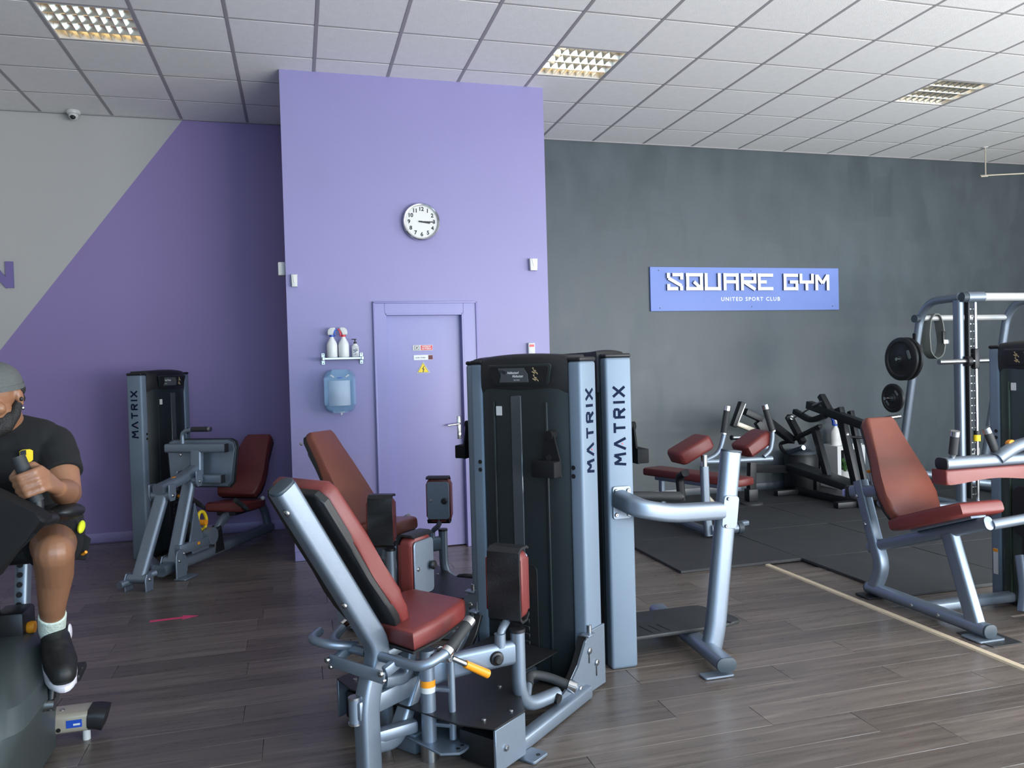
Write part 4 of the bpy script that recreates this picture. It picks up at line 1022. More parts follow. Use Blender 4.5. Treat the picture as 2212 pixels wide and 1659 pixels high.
B().lathe([(0, 0), (0.014, 0), (0.024, 0.012), (0.024, 0.018), (0, 0.022)], frameM((0.034, -0.01, 0.80), (1, 0, 0.3), (0, 1, 0)), 16).obj('pin_knob', 'orange', pk)
bm_ = B().tube([(0.005, 0, 0.315), (0.90, 0, 0.635)], 0, 0, sec=SEC(0.058, 0.072, 0.028), up=(0, 0, 1)).obj('seat_beam', 'silver', q)
B().prism(SEC(0.058, 0.076, 0.028), 0.012, frameM((0.90, 0, 0.635), (0, 1, 0), (-0.35, 0, 1)), 0.004, 2).obj('beam_cap', 'silver', bm_)
B().tube([(0.65, 0, 0.53), (0.815, 0, 0.07)], 0, 0, sec=SEC(0.062, 0.095, 0.02), up=(1, 0, 0.3)).obj('front_leg', 'silver', q)
sd = V(0.94, 0, 0.34).normalized()
so = [(0.0, -0.18), (0.12, -0.19), (0.42, -0.165), (0.52, -0.14), (0.52, 0.14), (0.42, 0.165), (0.12, 0.19), (0.0, 0.18)]
se = B().prism(so, 0.075, frameM((0.395, 0, 0.505), sd, (0, 1, 0)), 0.024, 4).obj('seat', 'red', q, 60)
B().prism([(0.03, -0.06), (0.48, -0.05), (0.48, 0.05), (0.03, 0.06)], 0.016, frameM((0.395, 0, 0.490), sd, (0, 1, 0)), 0.003, 1).obj('seat_bracket', 'silver', se)
bd_ = V(-0.32, 0, 0.57).normalized(); bn = V(0.57, 0, 0.32).normalized()
pm = frameM(V(0.425, 0, 0.585), (0, 1, 0), bd_)
if pm.col[2].xyz.dot(bn) < 0: pm = frameM(V(0.425, 0, 0.585), (0, -1, 0), bd_)
out = pad_outline(0.112, 0.180, 0.66)
cs = B().prism(out, 0.078, pm @ TR(0, 0, -0.06), 0.024, 4).obj('back_cushion', 'tan', q, 60)
B().prism([(x * 0.97, y * 0.97 + 0.006) for x, y in out], 0.016, pm @ TR(0, 0, -0.074), 0.005, 2).obj('back_shell', 'black', cs)
B().box((0.24, 0, 0.735), (0.03, 0.10, 0.14), 0.006, 1, RY(-29)).obj('back_bracket', 'black', q)
# thigh clamp across the seat
tb = B().tube([(0.80, -0.19, 0.955), (0.80, 0.42, 0.955)], 0, 0, sec=SEC(0.085, 0.062, 0.024), up=(0, 0, 1)).obj('thigh_bar', 'silver', q)
B().prism(SEC(0.088, 0.066, 0.026), 0.012, frameM((0.80, -0.188, 0.955), (1, 0, 0), (0, 0, 1)), 0.004, 2).obj('thigh_bar_cap', 'black', tb)
b = B()
P2 = []
for i in range(25):
    t = i / 24.0; yy = -0.215 + 0.62 * t
    P2.append((yy, 0.846 + 0.020 * (1 - math.cos(t * 2 * math.pi)) / 2))
outl = [(y_, z_) for y_, z_ in P2] + [(0.405, 0.925), (-0.215, 0.925)]
B().prism(outl, 0.11, frameM((0.745, 0, 0), (0, 1, 0), (0, 0, 1)), 0.011, 3).obj('thigh_cushion', 'red', q, 60)
for (y_, dx, dy) in ((-0.13, 0.03, -0.005), (0.20, -0.02, -0.06)):
    h = B().cyl((0.80, y_, 0.97), (0.80 + dx * 0.4, y_ + dy * 0.4, 1.005), 0.016, n=14).obj('hand_grip', 'steel', q)
    B().cyl((0.80 + dx * 0.4, y_ + dy * 0.4, 1.005), (0.80 + dx, y_ + dy, 1.105), 0.022, n=16).obj('grip_sleeve', 'grip', h)
    B().cyl((0.80 + dx, y_ + dy, 1.104), (0.80 + dx * 1.2, y_ + dy * 1.2, 1.132), 0.0235, n=16).obj('grip_end', 'chrome', h)
la = B().tube([(0.82, 0.16, 0.965), (0.84, 0.26, 1.03), (0.86, 0.50, 1.075), (0.86, 0.70, 1.00)], 0, 0.1, sec=SEC(0.06, 0.075, 0.026), up=(1, 0, 0)).obj('lever_arm', 'silver', q)
B().lathe([(0, 0), (0.02, 0), (0.024, 0.008), (0.024, 0.028), (0.016, 0.034), (0, 0.034)], frameM((0.80, 0.255, 1.04), (0, 1, 0), (0, 0, 1)) @ TR(0, 0, 0.0), 18).obj('lever_knob', 'orange', la)
B().tube([(0.90, 0.03, 0.625), (0.95, 0.30, 0.66), (0.90, 0.60, 0.66)], 0.028, 0.1, 14).obj('cross_tube', 'silver', q)
B().tube([(0.46, 0, 0.055), (0.46, 0.64, 0.055)], 0, 0, sec=SEC(0.07, 0.06, 0.02), up=(0, 0, 1)).obj('cross_rail', 'silver', q)
B().tube([(0.72, 0.46, 0.05), (0.70, 0.50, 0.16), (0.62, 0.56, 0.34)], 0, 0.05, sec=SEC(0.10, 0.06, 0.02), up=(1, 0, 0)).obj('tower_brace', 'silver', q)
ws = B().cyl((0.92, 0.50, 0.45), (0.92, 0.64, 0.45), 0.14, n=40).obj('cam_wheel', 'black', q)
B().prism(rrect(0.22, 0.30, 0.06), 0.02, frameM((0.62, 0.615, 0.60), (1, 0, 0), (0, 0, 1)), 0.004, 1).obj('cam_cover', 'black', q)
B().lathe([(0.14, -0.06), (0.15, -0.06), (0.15, 0.06), (0.14, 0.06)], frameM((0.92, 0.57, 0.45), (1, 0, 0), (0, 0, 1)), 40).obj('cam_roller_pad', 'red', ws)
wl_ = B().box((0.335, 0.6575, 0.24), (0.034, 0.003, 0.16), 0.0005, 1).obj('warning_label', 'white', q)
B().box((0.335, 0.6555, 0.31), (0.034, 0.002, 0.02), 0.0003, 1).obj('label_header', 'orange', wl_)

# ------------------------------------------------------------------ leg press by the purple wall
p = thing('leg_press_machine', 'silver leg press with brown-red seat against the purple wall', 'exercise machine', (0.54, 0.60, 0), 63)
tower(p, 0.94, 0.62, 90, [('Leg Press', 0.022, -0.08, 0.012, 'inkwhite'), ('MATRIX', 0.010, -0.08, -0.018, 'inkgrey')], h=1.56, bracket=False, sides=(1,), strip_y=-0.04)
rl = B().tube([(0.02, 0, 0.075), (1.66, 0, 0.075)], 0, 0, sec=SEC(0.09, 0.085, 0.03), up=(0, 0, 1)).obj('base_rail', 'silver', p)
B().tube([(-0.30, 0.10, 0.055), (-0.02, 0.02, 0.075)], 0, 0, sec=SEC(0.06, 0.05, 0.02), up=(0, 0, 1)).obj('base_tongue', 'silver', p)
B().tube([(0.15, 0.12, 0.06), (0.60, 0.58, 0.06)], 0, 0, sec=SEC(0.08, 0.06, 0.02), up=(0, 0, 1)).obj('tower_rail', 'silver', p)
fp = B().prism([(-0.05, 0), (0.075, 0), (0.075, 0.13), (0.05, 0.20), (0.01, 0.215), (-0.035, 0.20), (-0.05, 0.16)], 0.012, frameM((0.10, -0.105, 0.012), (1, 0, 0), (0, 0, 1)), 0.002, 1).obj('foot_plate', 'silver', p)
B().prism(rrect(0.17, 0.10, 0.01), 0.012, TR(0.13, -0.14, 0.0005), 0.003, 1).obj('floor_bracket', 'silver', p)
for x, z in ((-0.015, 0.14), (0.045, 0.185)): bolt(fp, (0.10 + x, -0.118, z), (0, -1, 0), 0.012, 0.008)
# two lever arms and their hinges
for (x0, z0, x1, z1, yy, w) in ((-0.225, 0.085, 0.075, 0.640, 0.0, 0.105), (0.170, 0.115, 0.405, 0.700, -0.01, 0.105)):
    a_ = B().tube([(x0, yy, z0), (x1, yy, z1)], 0, 0, sec=SEC(w, 0.062, 0.024), up=(1, 0, -0.5)).obj('lever_arm', 'silver', p)
    for (hx, hz, ln) in ((x0, z0, -1), (x1, z1, 1)):
        B().cyl((hx, yy - 0.078, hz), (hx, yy + 0.078, hz), 0.034, n=20).obj('hinge_barrel', 'silver', a_)
        for s in (-1, 1):
            pl = B().prism([(-0.04, -0.085), (0.04, -0.085), (0.045, 0.0), (0.025, 0.04), (-0.025, 0.04), (-0.045, 0)], 0.010, frameM((hx, yy + s * 0.085 + 0.005, hz), (1, 0, 0), (0, 0, 1)) @ RZ(0 if ln < 0 else 180), 0.002, 1).obj('hinge_plate', 'silver', a_)
            bolt(pl, (hx, yy + s * 0.091, hz), (0, s, 0), 0.014, 0.008)
B().tube([(0.03, 0, 0.690), (0.36, 0, 0.740), (0.52, 0, 0.800)], 0, 0.08, sec=SEC(0.10, 0.075, 0.025), up=(0, 0, 1)).obj('top_beam', 'silver', p)
B().box((0.22, 0.0, 0.7585), (0.03, 0.02, 0.003), 0, 1, RY(-9)).obj('warning_label', 'orange', p)
# foot platform seen from behind
out = [(-0.25, 0.63), (0.25, 0.63), (0.285, 0.67), (0.315, 0.95), (0.30, 1.00), (0.26, 1.02), (-0.26, 1.02), (-0.30, 1.00), (-0.315, 0.95), (-0.285, 0.67)]
fpm = frameM((0.535, 0.0, 0), (0, -1, 0), (0.06, 0, 1))
pf = B().prism(out, 0.022, fpm @ TR(0, 0, -0.022), 0.006, 2).obj('foot_platform', 'cap', p)
B().prism([(x * 1.02, 0.825 + (y - 0.825) * 1.03) for x, y in out], 0.014, fpm @ TR(0, 0, -0.040), 0.004, 2).obj('rubber_face', 'black', pf)
B().prism([(x * 0.96, 0.825 + (y - 0.825) * 0.955) for x, y in out], 0.004, fpm @ TR(0, 0, 0.0005), 0.001, 1).obj('platform_back', 'silver', pf)
B().tube([(0.505, 0.255, 0.955), (0.505, -0.285, 0.955)], 0, 0, sec=SEC(0.062, 0.072, 0.016), up=(0, 0, 1)).obj('cross_tube', 'silver', pf)
B().tube([(0.505, -0.02, 0.955), (0.49, -0.02, 0.70)], 0, 0, sec=SEC(0.095, 0.06, 0.016), up=(1, 0, 0)).obj('centre_tube', 'silver', pf)
B().tube([(0.495, 0.06, 0.705), (0.495, -0.245, 0.705)], 0, 0, sec=SEC(0.062, 0.072, 0.016), up=(0, 0, 1)).obj('lower_tube', 'silver', pf)
for y_, z_ in ((-0.287, 0.955), (-0.247, 0.705)): B().box((0.50, y_, z_), (0.058, 0.006, 0.068), 0.002, 1).obj('tube_cap', 'black', pf)
B().ball((0.46, 0.10, 0.905), 0.012).obj('stud', 'steel', pf)
hn = B().tube([(0.52, 0.12, 0.99), (0.52, 0.12, 1.085), (0.52, 0.04, 1.105), (0.52, -0.10, 1.105)], 0.017, 0.05, 12).obj('top_handle', 'silver', p)
B().cyl((0.52, 0.03, 1.106), (0.52, -0.12, 1.106), 0.021, n=14).obj('grip_sleeve', 'grip', hn)
B().cyl((0.52, -0.12, 1.106), (0.52, -0.14, 1.106), 0.020, n=14).obj('grip_end', 'steel', hn)
# seat carriage
B().tube([(0.72, 0, 0.10), (0.80, 0, 0.28), (1.02, 0, 0.355), (1.30, 0, 0.36)], 0, 0.14, sec=SEC(0.075, 0.06, 0.024), up=(0, 1, 0)).obj('seat_arm', 'silver', p)
B().tube([(1.62, 0, 0.10), (1.55, 0, 0.30), (1.32, 0, 0.40)], 0, 0.1, sec=SEC(0.075, 0.06, 0.024), up=(0, 1, 0)).obj('rear_arm', 'silver', p)
sc = B().prism([(0.0, -0.17), (0.30, -0.185), (0.42, -0.16), (0.42, 0.16), (0.30, 0.185), (0.0, 0.17)], 0.085, TR(0.88, 0, 0.360) @ RY(4), 0.026, 4).obj('seat', 'red', p, 60)
B().bar((0.92, 0, 0.345), (1.28, 0, 0.335), 0.18, 0.04, bev=0.006).obj('seat_carriage', 'black', p)
bdv = V(0.42, 0, 0.47).normalized(); bnv = V(-0.47, 0, 0.42).normalized()
pm = frameM(V(1.09, 0, 0.475), (0, 1, 0), bdv)
if pm.col[2].xyz.dot(bnv) < 0: pm = frameM(V(1.09, 0, 0.475), (0, -1, 0), bdv)
cs = B().prism(pad_outline(0.135, 0.205, 0.66), 0.08, pm @ TR(0, 0, -0.05), 0.024, 4).obj('back_cushion', 'red', p, 60)
B().prism([(x * .97, y * .97 + .006) for x, y in pad_outline(0.135, 0.205, 0.66)], 0.02, pm @ TR(0, 0, -0.066), 0.005, 2).obj('back_shell', 'black', cs)
for s in (-1, 1):
    h = B().tube([(0.98, s * 0.16, 0.365), (0.92, s * 0.20, 0.385), (0.78, s * 0.20, 0.47)], 0.017, 0.04, 12).obj('seat_grip', 'cap', p)
    B().cyl((0.85, s * 0.20, 0.428), (0.745, s * 0.20, 0.49), 0.021, n=14).obj('grip_sleeve', 'grip', h)
B().ball((1.24, -0.17, 0.425), 0.02).obj('lock_knob', 'clockface', p)
# linkage plates, orange hand wheel
B().prism([(-0.02, 0), (0.20, 0), (0.20, 0.07), (0.12, 0.10), (0.06, 0.30), (0.03, 0.40), (-0.03, 0.18), (-0.06, 0.10)], 0.014, frameM((0.36, -0.05, 0.13), (1, 0, 0), (0, 0, 1)), 0.003, 1).obj('link_bracket', 'silver', p)
B().bar((0.16, -0.05, 0.20), (0.60, -0.05, 0.19), 0.05, 0.075, bev=0.008).obj('link_block', 'silver', p)
B().lathe([(0.0, -0.03), (0.07, -0.03), (0.07, 0.03), (0, 0.03)], frameM((0.60, -0.05, 0.22), (1, 0, 0), (0, 0, 1)), 24).obj('link_disc', 'silver', p)
B().prism([(0.0, 0.0), (0.16, 0.0), (0.12, 0.22), (0.04, 0.18)], 0.09, frameM((0.66, 0.045, 0.05), (1, 0, 0), (0, 0, 1)), 0.008, 1).obj('guard', 'blackmetal', p)
B().box((0.40, -0.0765, 0.205), (0.03, 0.003, 0.02)).obj('warning_label', 'orange', p)
hw_ = B().tube([(0.575, 0.02, 0.27), (0.53, 0.02, 0.33), (0.56, 0.02, 0.42), (0.62, 0.02, 0.42), (0.665, 0.02, 0.35), (0.635, 0.02, 0.27), (0.575, 0.02, 0.27)], 0.014, 0.03, 10).obj('hand_wheel', 'yellow', p)
B().cyl((0.598, -0.02, 0.33), (0.598, 0.04, 0.33), 0.024, n=16).obj('wheel_hub', 'orange', hw_)
B().cyl((0.42, 0.06, 0.27), (0.42, 0.10, 0.27), 0.11, n=28).obj('pulley', 'black', p)

# ------------------------------------------------------------------ split-pad bench with upright grips
h = thing('hyperextension_bench', 'silver bench with two sloped red pads and upright grips', 'exercise bench', (5.32, 0.30, 0.022))
B().tube([(-0.385, 0.0, 0.66), (-0.30, 0.0, 0.655), (0.30, 0.02, 0.645)], 0.026, 0.05, 14).obj('cross_tube', 'silver', h)
for s, gx in ((-1, -0.155), (1, 0.24)):
    x0 = gx - s * 0.0
    g_ = B().tube([(gx + (-0.21 if s < 0 else -0.03), 0.0, 0.67), (gx + (-0.08 if s < 0 else 0.035), -0.005, 0.72), (gx + (-0.035 if s < 0 else 0.058), -0.01, 0.86), (gx + (-0.010 if s < 0 else 0.035), -0.01, 0.97)], 0.021, 0.07, 12).obj('grip_tube', 'silver', h)
    top = V(gx + (0.012 if s < 0 else -0.02), -0.01, 1.13); bot = V(gx + (-0.032 if s < 0 else 0.052), -0.01, 0.90)
    B().cyl(bot, bot + (top - bot) * 0.83, 0.028, n=16).obj('grip_sleeve', 'grip', g_)
    B().cyl(bot + (top - bot) * 0.83, top, 0.030, n=16).obj('grip_end', 'chrome', g_)
    B().cyl(bot - (top - bot) * 0.05, bot, 0.031, n=16).obj('grip_ring', 'steel', g_)
# left pad tilts down to the left, right pad mirrors it
for s, cx in ((-1, -0.42), (1, 0.19)):
    o_ = [(-0.15, -0.14), (0.13, -0.14), (0.165, -0.10), (0.165, 0.10), (0.13, 0.14), (-0.15, 0.14), (-0.175, 0.10), (-0.175, -0.10)]
    c_ = B().prism(o_ if s < 0 else [(x * 0.85, y) for x, y in o_], 0.125, TR(cx + (0.0 if s < 0 else 0.03), 0.10 if s < 0 else 0.14, 0.710 if s < 0 else 0.73) @ RY(-26 if s < 0 else -30), 0.030, 4).obj('hip_pad', 'red', h, 60)
    B().bar((cx - 0.06, 0.10, 0.70), (cx + 0.12, 0.10, 0.755), 0.12, 0.03, bev=0.006).obj('pad_plate', 'silver', c_)
B().cyl((-0.375, 0.0, 0.60), (-0.375, 0.0, 0.72), 0.030, n=18).obj('chrome_sleeve', 'chrome', h)
B().tube([(-0.375, 0.0, 0.62), (-0.37, 0, 0.30), (-0.345, 0.0, 0.02)], 0, 0.1, sec=SEC(0.075, 0.06, 0.024), up=(0, 1, 0)).obj('main_post', 'silver', h)
B().tube([(-0.37, 0.0, 0.36), (-0.20, 0.05, 0.20)], 0.03, n=14).obj('post_brace', 'beigemetal', h)
B().tube([(-0.47, 0.16, 0.55), (-0.46, 0.3, 0.50), (-0.44, 0.3, 0.28)], 0, 0.05, sec=SEC(0.07, 0.06, 0.02), up=(0, 1, 0)).obj('cam_bracket', 'blackmetal', h)
lg = B().cyl((-0.34, -0.02, 0.07), (-0.09, -0.03, 0.07), 0.044, n=22).obj('base_tube', 'silver', h)
B().cyl((-0.09, -0.03, 0.07), (-0.045, -0.03, 0.07), 0.052, n=22).obj('base_cap', 'cap', lg)
B().tube([(-0.345, 0.0, 0.05), (-0.345, 0.90, 0.05)], 0, 0, sec=SEC(0.07, 0.06, 0.02), up=(0, 0, 1)).obj('base_rail', 'silver', h)
hl = B().tube([(-0.18, -0.02, 0.26), (-0.14, -0.04, 0.19)], 0.012, n=10).obj('foot_lever', 'steel', h)
B().cyl((-0.14, -0.04, 0.19), (-0.115, -0.05, 0.145), 0.016, n=12).obj('lever_tip', 'clockface', hl)
# flat bench behind it
f = thing('flat_bench', 'dark red flat bench behind the split-pad bench', 'bench', (5.22, 0.95, 0.022), 0)
ax = V(0.36, -1.0, 0).normalized(); ay = V(1.0, 0.36, 0).normalized()
fm = frameM((0, 0, 0), ax, -ay) if frameM((0, 0, 0), ax, -ay).col[2].z > 0 else frameM((0, 0, 0), ax, ay)
B(fm).prism([(-0.58, -0.13), (0.54, -0.13), (0.58, -0.10), (0.58, 0.10), (0.54, 0.13), (-0.58, 0.13), (-0.60, 0.10), (-0.60, -0.10)], 0.075, TR(0, 0, 0.40), 0.02, 3).obj('bench_pad', 'red', f, 60)
B(fm).bar((-0.52, 0, 0.375), (0.50, 0, 0.375), 0.07, 0.05, bev=0.008).obj('bench_beam', 'silver', f)
for x in (-0.45, 0.42):
    B(fm).tube([(x, 0, 0.36), (x, 0, 0.03)], 0, 0, sec=SEC(0.06, 0.05, 0.015), up=(1, 0, 0)).obj('bench_leg', 'silver', f)
    B(fm).tube([(x, -0.19, 0.026), (x, 0.19, 0.026)], 0, 0, sec=SEC(0.06, 0.05, 0.015), up=(0, 0, 1)).obj('bench_foot', 'silver', f)

# ------------------------------------------------------------------ black plate-loaded machine (world coordinates relative to its corner)
k = thing('plate_loaded_machine', 'black plate-loaded lever machine in front of the dark wall', 'exercise machine', (7.05, 1.55, 0.022))
S = lambda x, y, z: (x - 7.05, y - 1.55, z - 0.022)
def kb(name, a, c, w, hh, up=(0, 0, 1), bev=0.006, m='blackmetal'):
    return B().bar(S(*a), S(*c), w, hh, up, bev, 2).obj(name, m, k)
kb('floor_beam', (7.00, 1.90, 0.062), (7.06, 0.90, 0.062), 0.08, 0.08)
kb('floor_cross', (6.70, 1.88, 0.055), (7.15, 1.88, 0.055), 0.08, 0.06)
kb('floor_cross', (6.80, 1.0, 0.055), (7.28, 1.0, 0.055), 0.08, 0.06)
kb('bench_plank', (6.95, 1.92, 0.335), (7.11, 0.95, 0.190), 0.24, 0.075)
kb('plank_support', (7.10, 1.70, 0.08), (7.10, 1.70, 0.24), 0.05, 0.06, (0, 1, 0))
kb('rear_post', (7.05, 1.42, 0.22), (7.05, 1.64, 0.76), 0.06, 0.08, (0, 1, 0))
kb('front_post', (7.08, 1.02, 0.19), (7.08, 1.28, 1.02), 0.06, 0.09, (0, 1, 0))
kb('front_post', (7.22, 1.06, 0.19), (7.22, 1.28, 0.98), 0.05, 0.06, (0, 1, 0))
kb('top_lever', (7.05, 1.74, 1.035), (7.05, 0.70, 0.830), 0.085, 0.085)
st = kb('stub_arm', (7.05, 1.53, 1.145), (7.05, 1.37, 0.95), 0.07, 0.06, (0, 1, 0))
B().cyl(S(7.0, 1.60, 1.03), S(7.03, 1.47, 1.085), 0.016, n=12).obj('pivot_bolt', 'steel', st)
B().tube([S(7.03, 1.97, 0.95), S(7.03, 1.68, 0.86), S(7.03, 1.44, 0.93)], 0, 0.1, sec=SEC(0.06, 0.06, 0.01), up=(0, 0, 1)).obj('bent_link', 'blackmetal', k)
B().cyl(S(7.02, 2.0, 0.87), S(7.04, 1.70, 1.00), 0.010, n=10).obj('tie_rod', 'steel', k)
ar = kb('swing_link', (7.05, 2.12, 0.89), (7.05, 1.86, 0.60), 0.07, 0.07, (0, 1, 0))
B().cyl(S(7.01, 2.06, 0.87), S(7.01, 2.0, 0.88), 0.025, n=14).obj('link_bolt', 'steel', ar)
kb('slide_bar', (7.05, 2.10, 0.605), (7.05, 1.55, 0.815), 0.055, 0.035)
hd = B().tube([S(7.05, 1.55, 0.80), S(7.0, 2.02, 0.61), S(6.97, 2.20, 0.57), S(6.97, 2.10, 0.46), S(6.99, 1.80, 0.55)], 0.022, 0.08, 12).obj('handle_tube', 'blackmetal', k)
B().cyl(S(6.975, 2.02, 0.483), S(6.99, 1.80, 0.55), 0.026, n=14).obj('handle_grip', 'cap', hd)
B().cyl(S(6.99, 1.80, 0.55), S(6.992, 1.77, 0.559), 0.027, n=14).obj('handle_end', 'chrome', hd)
kb('linking_arm', (6.42, 1.62, 0.90), (7.02, 2.02, 0.62), 0.075, 0.085)
kb('linking_arm', (6.16, 1.60, 1.005), (6.46, 1.63, 0.87), 0.07, 0.07)
kb('arm_gusset', (6.34, 1.62, 0.90), (6.44, 1.62, 0.74), 0.07, 0.12, (1, 0, 0))
kb('plate_arm', (6.115, 1.58, 1.105), (6.005, 1.58, 0.850), 0.075, 0.055, (1, 0, 0))
kb('plate_arm_face', (6.135, 1.57, 1.09), (6.03, 1.57, 0.86), 0.06, 0.012, (1, 0, 0), 0.002, 'steel')
B().bar(S(6.03, 1.58, 0.885), S(6.25, 1.60, 0.80), 0.06, 0.05, (0, 0, 1), 0.008).obj('pale_arm', 'beigemetal', k)
pg = B().cyl(S(5.99, 1.58, 0.735), S(6.22, 1.62, 0.725), 0.024, n=16).obj('loading_peg', 'chrome', k)
B().cyl(S(5.975, 1.578, 0.7355), S(5.99, 1.58, 0.735), 0.026, n=16).obj('peg_cap', 'black', pg)
kb('seat_column', (6.23, 1.60, 0.70), (6.40, 1.62, 0.78), 0.06, 0.06)
kb('side_frame', (6.20, 1.56, 0.40), (6.86, 1.92, 0.31), 0.06, 0.085)
fp = kb('front_leg', (6.185, 1.56, 0.04), (6.215, 1.56, 0.74), 0.075, 0.075, (1, 0, 0))
B().lathe([(0, 0), (0.115, 0), (0.115, 0.018), (0.09, 0.028), (0, 0.028)], TR(*S(6.19, 1.56, 0.022)), 28).obj('rubber_foot', 'rubber', k)
B().box(S(6.19, 1.56, 0.12), (0.11, 0.10, 0.13), 0.008, 2).obj('leg_socket', 'blackmetal', fp)
B().tube([S(7.10, 1.20, 0.72), S(7.35, 1.05, 0.70), S(7.6, 1.0, 0.72)], 0.014, 0.05, 10).obj('side_rod', 'blackmetal', k)
B().ball(S(7.08, 1.17, 0.745), 0.03).obj('rod_knob', 'steel', k)
B().cyl(S(7.20, 1.12, 0.875), S(7.62, 1.02, 0.92), 0.022, n=14).obj('loading_peg', 'chrome', k)

# white cube shelf with bottles, and a drum-like stack by the wall
w = thing('cube_shelf', 'white open cube shelf against the dark wall', 'shelf', (7.785, 2.14, 0.022))
WW, WD, WH = 0.38, 0.32, 0.50
for s in (-1, 1): B().box((s * (WW / 2 - 0.025), 0, WH / 2), (0.05, WD, WH), 0.003, 1).obj('side_panel', 'whitelac', w)
for z in (0.025, WH - 0.025): B().box((0, 0, z), (WW - 0.10, WD, 0.05), 0.003, 1).obj('shelf_board', 'whitelac', w)
B().box((0, WD / 2 - 0.006, WH / 2), (WW - 0.10, 0.010, WH - 0.10), 0).obj('back_panel', 'black', w)
v = thing('flower_pot', 'small white pot with a green plant in the cube shelf', 'plant', (7.785, 2.10, 0.073))
B().lathe([(0, 0), (0.055, 0), (0.07, 0.14), (0.064, 0.14), (0.06, 0.12), (0, 0.12)], None, 20).obj('pot', 'white', v)
for i in range(14):
    a = R_.uniform(0, 6.28); l = R_.uniform(0.10, 0.20)
    B().tube([(0, 0, 0.12), (0.03 * math.cos(a), 0.03 * math.sin(a), 0.12 + l * 0.6), (0.08 * math.cos(a), 0.08 * math.sin(a), 0.12 + l)], 0, 0.03, sec=[(-0.012, 0), (0, 0.002), (0.012, 0), (0, -0.002)], up=(math.cos(a), math.sin(a), 0.2)).obj('leaf', 'leaf', v)
spray_bottle('cloudy spray bottle with a blue trigger on the white cube shelf', (7.665, 2.10, 0.022 + WH), 185, 'blueplastic', 1.35)
spray_bottle('cloudy spray bottle with a white and blue head on the white cube shelf', (7.78, 2.14, 0.022 + WH), 60, 'blueplastic', 1.35)
tag(B().prism([(-0.09, -0.06), (0.09, -0.06), (0.10, 0.05), (-0.08, 0.07)], 0.012, TR(7.88, 2.08, 0.022 + WH), 0.004, 1).obj('folded_cloth', 'clockface'), 'folded pale cloth lying on the white cube shelf', 'cloth')
dm = thing('balance_dome', 'round black balance dome standing near the dark wall', 'exercise equipment', (7.22, 2.14, 0.022))
B().lathe([(0, 0), (0.17, 0), (0.19, 0.03), (0.19, 0.38), (0.17, 0.42), (0, 0.42)], None, 36).obj('drum', 'black', dm)
B().lathe([(0, 0.42), (0.165, 0.42), (0.155, 0.45), (0.10, 0.47), (0, 0.475)], None, 36).obj('dome_top', 'cap', dm)

# ------------------------------------------------------------------ smith machine
s_ = thing('smith_machine', 'silver smith machine with weight pegs beside the dark wall', 'exercise machine', (7.80, 0.42, 0.022))
Z0 = 0.022
for dx in (0.0, 1.12):
    B().tube([(dx, 0.0, 2.10 - Z0), (dx, 0.36, 2.09 - Z0), (dx, 0.50, 1.95 - Z0), (dx, 0.87, 0.02)], 0.040, 0.20, 18).obj('side_frame', 'silver', s_)
    mp_ = B().tube([(dx, 0.02, 2.07 - Z0), (dx, 0.02, 0.02)], 0, 0, sec=SEC(0.065, 0.10, 0.03), up=(0, 1, 0)).obj('main_post', 'silver', s_)
    B().box((dx + 0.065, -0.02, 1.08), (0.022, 0.05, 1.92), 0.003, 1).obj('rack_strip', 'black', mp_)
    b = B()
    for i in range(26): b.box((dx + 0.098, -0.03, 0.16 + i * 0.072), (0.05, 0.010, 0.008))
    b.obj('rack_rungs', 'steel', mp_)
    B().cyl((dx + 0.13, -0.05, 0.06), (dx + 0.13, -0.05, 2.06 - Z0), 0.017, n=14).obj('guide_rod', 'chrome', s_)
    hb = B().cyl((dx + 0.02, -0.06, 2.095 - Z0), (dx + 0.19, -0.085, 2.095 - Z0), 0.050, n=22).obj('head_block', 'silver', s_)
    B().cyl((dx - 0.03, -0.052, 2.095 - Z0), (dx + 0.02, -0.06, 2.095 - Z0), 0.047, n=22).obj('head_collar', 'cap', hb)
    B().tube([(dx, 0.87, 0.05), (dx - 0.02 if dx < 0.5 else dx, 0.3, 0.05), (dx, -0.35, 0.05)], 0.045, 0.2, 14).obj('base_rail', 'silver', s_)
    cr = B().box((dx + 0.125, -0.05, 1.50 - Z0), (0.06, 0.06, 0.20), 0.012, 2).obj('bar_carriage', 'black', s_)
    B().cyl((dx + 0.13, -0.05, 0.66 + 0.02), (dx + 0.13, -0.05, 0.74), 0.032, n=16).obj('stop_collar', 'yellow', s_)
    B().cyl((dx + 0.13, -0.05, 0.74), (dx + 0.13, -0.05, 0.78), 0.030, n=16).obj('stop_buffer', 'black', s_)
B().cyl((0.14, -0.075, 2.095 - Z0), (1.20, -0.075, 2.095 - Z0), 0.040, n=18).obj('top_bar', 'whitetube', s_)
B().cyl((0.02, 0.50, 1.93 - Z0), (1.12, 0.50, 1.93 - Z0), 0.030, n=16).obj('rear_bar', 'whitetube', s_)
B().cyl((-0.085, 0.49, 1.925 - Z0), (-0.03, 0.495, 1.925 - Z0), 0.040, n=18).obj('end_plug', 'cap', s_)
br = B().cyl((-0.30, -0.055, 1.478 - Z0), (1.55, -0.055, 1.478 - Z0), 0.021, n=16).obj('lift_bar', 'chrome', s_)
B().cyl((-0.31, -0.055, 1.478 - Z0), (0.02, -0.055, 1.478 - Z0), 0.025, n=16).obj('bar_sleeve', 'steel', br)
B().cyl((0.0, -0.055, 1.478 - Z0), (0.05, -0.055, 1.478 - Z0), 0.048, n=20).obj('bar_collar', 'black', br)
B().box((-0.002, 0.515 + 0.03, 1.70 - Z0), (0.084, 0.05, 0.16), 0.008, 1).obj('label', 'black', s_)
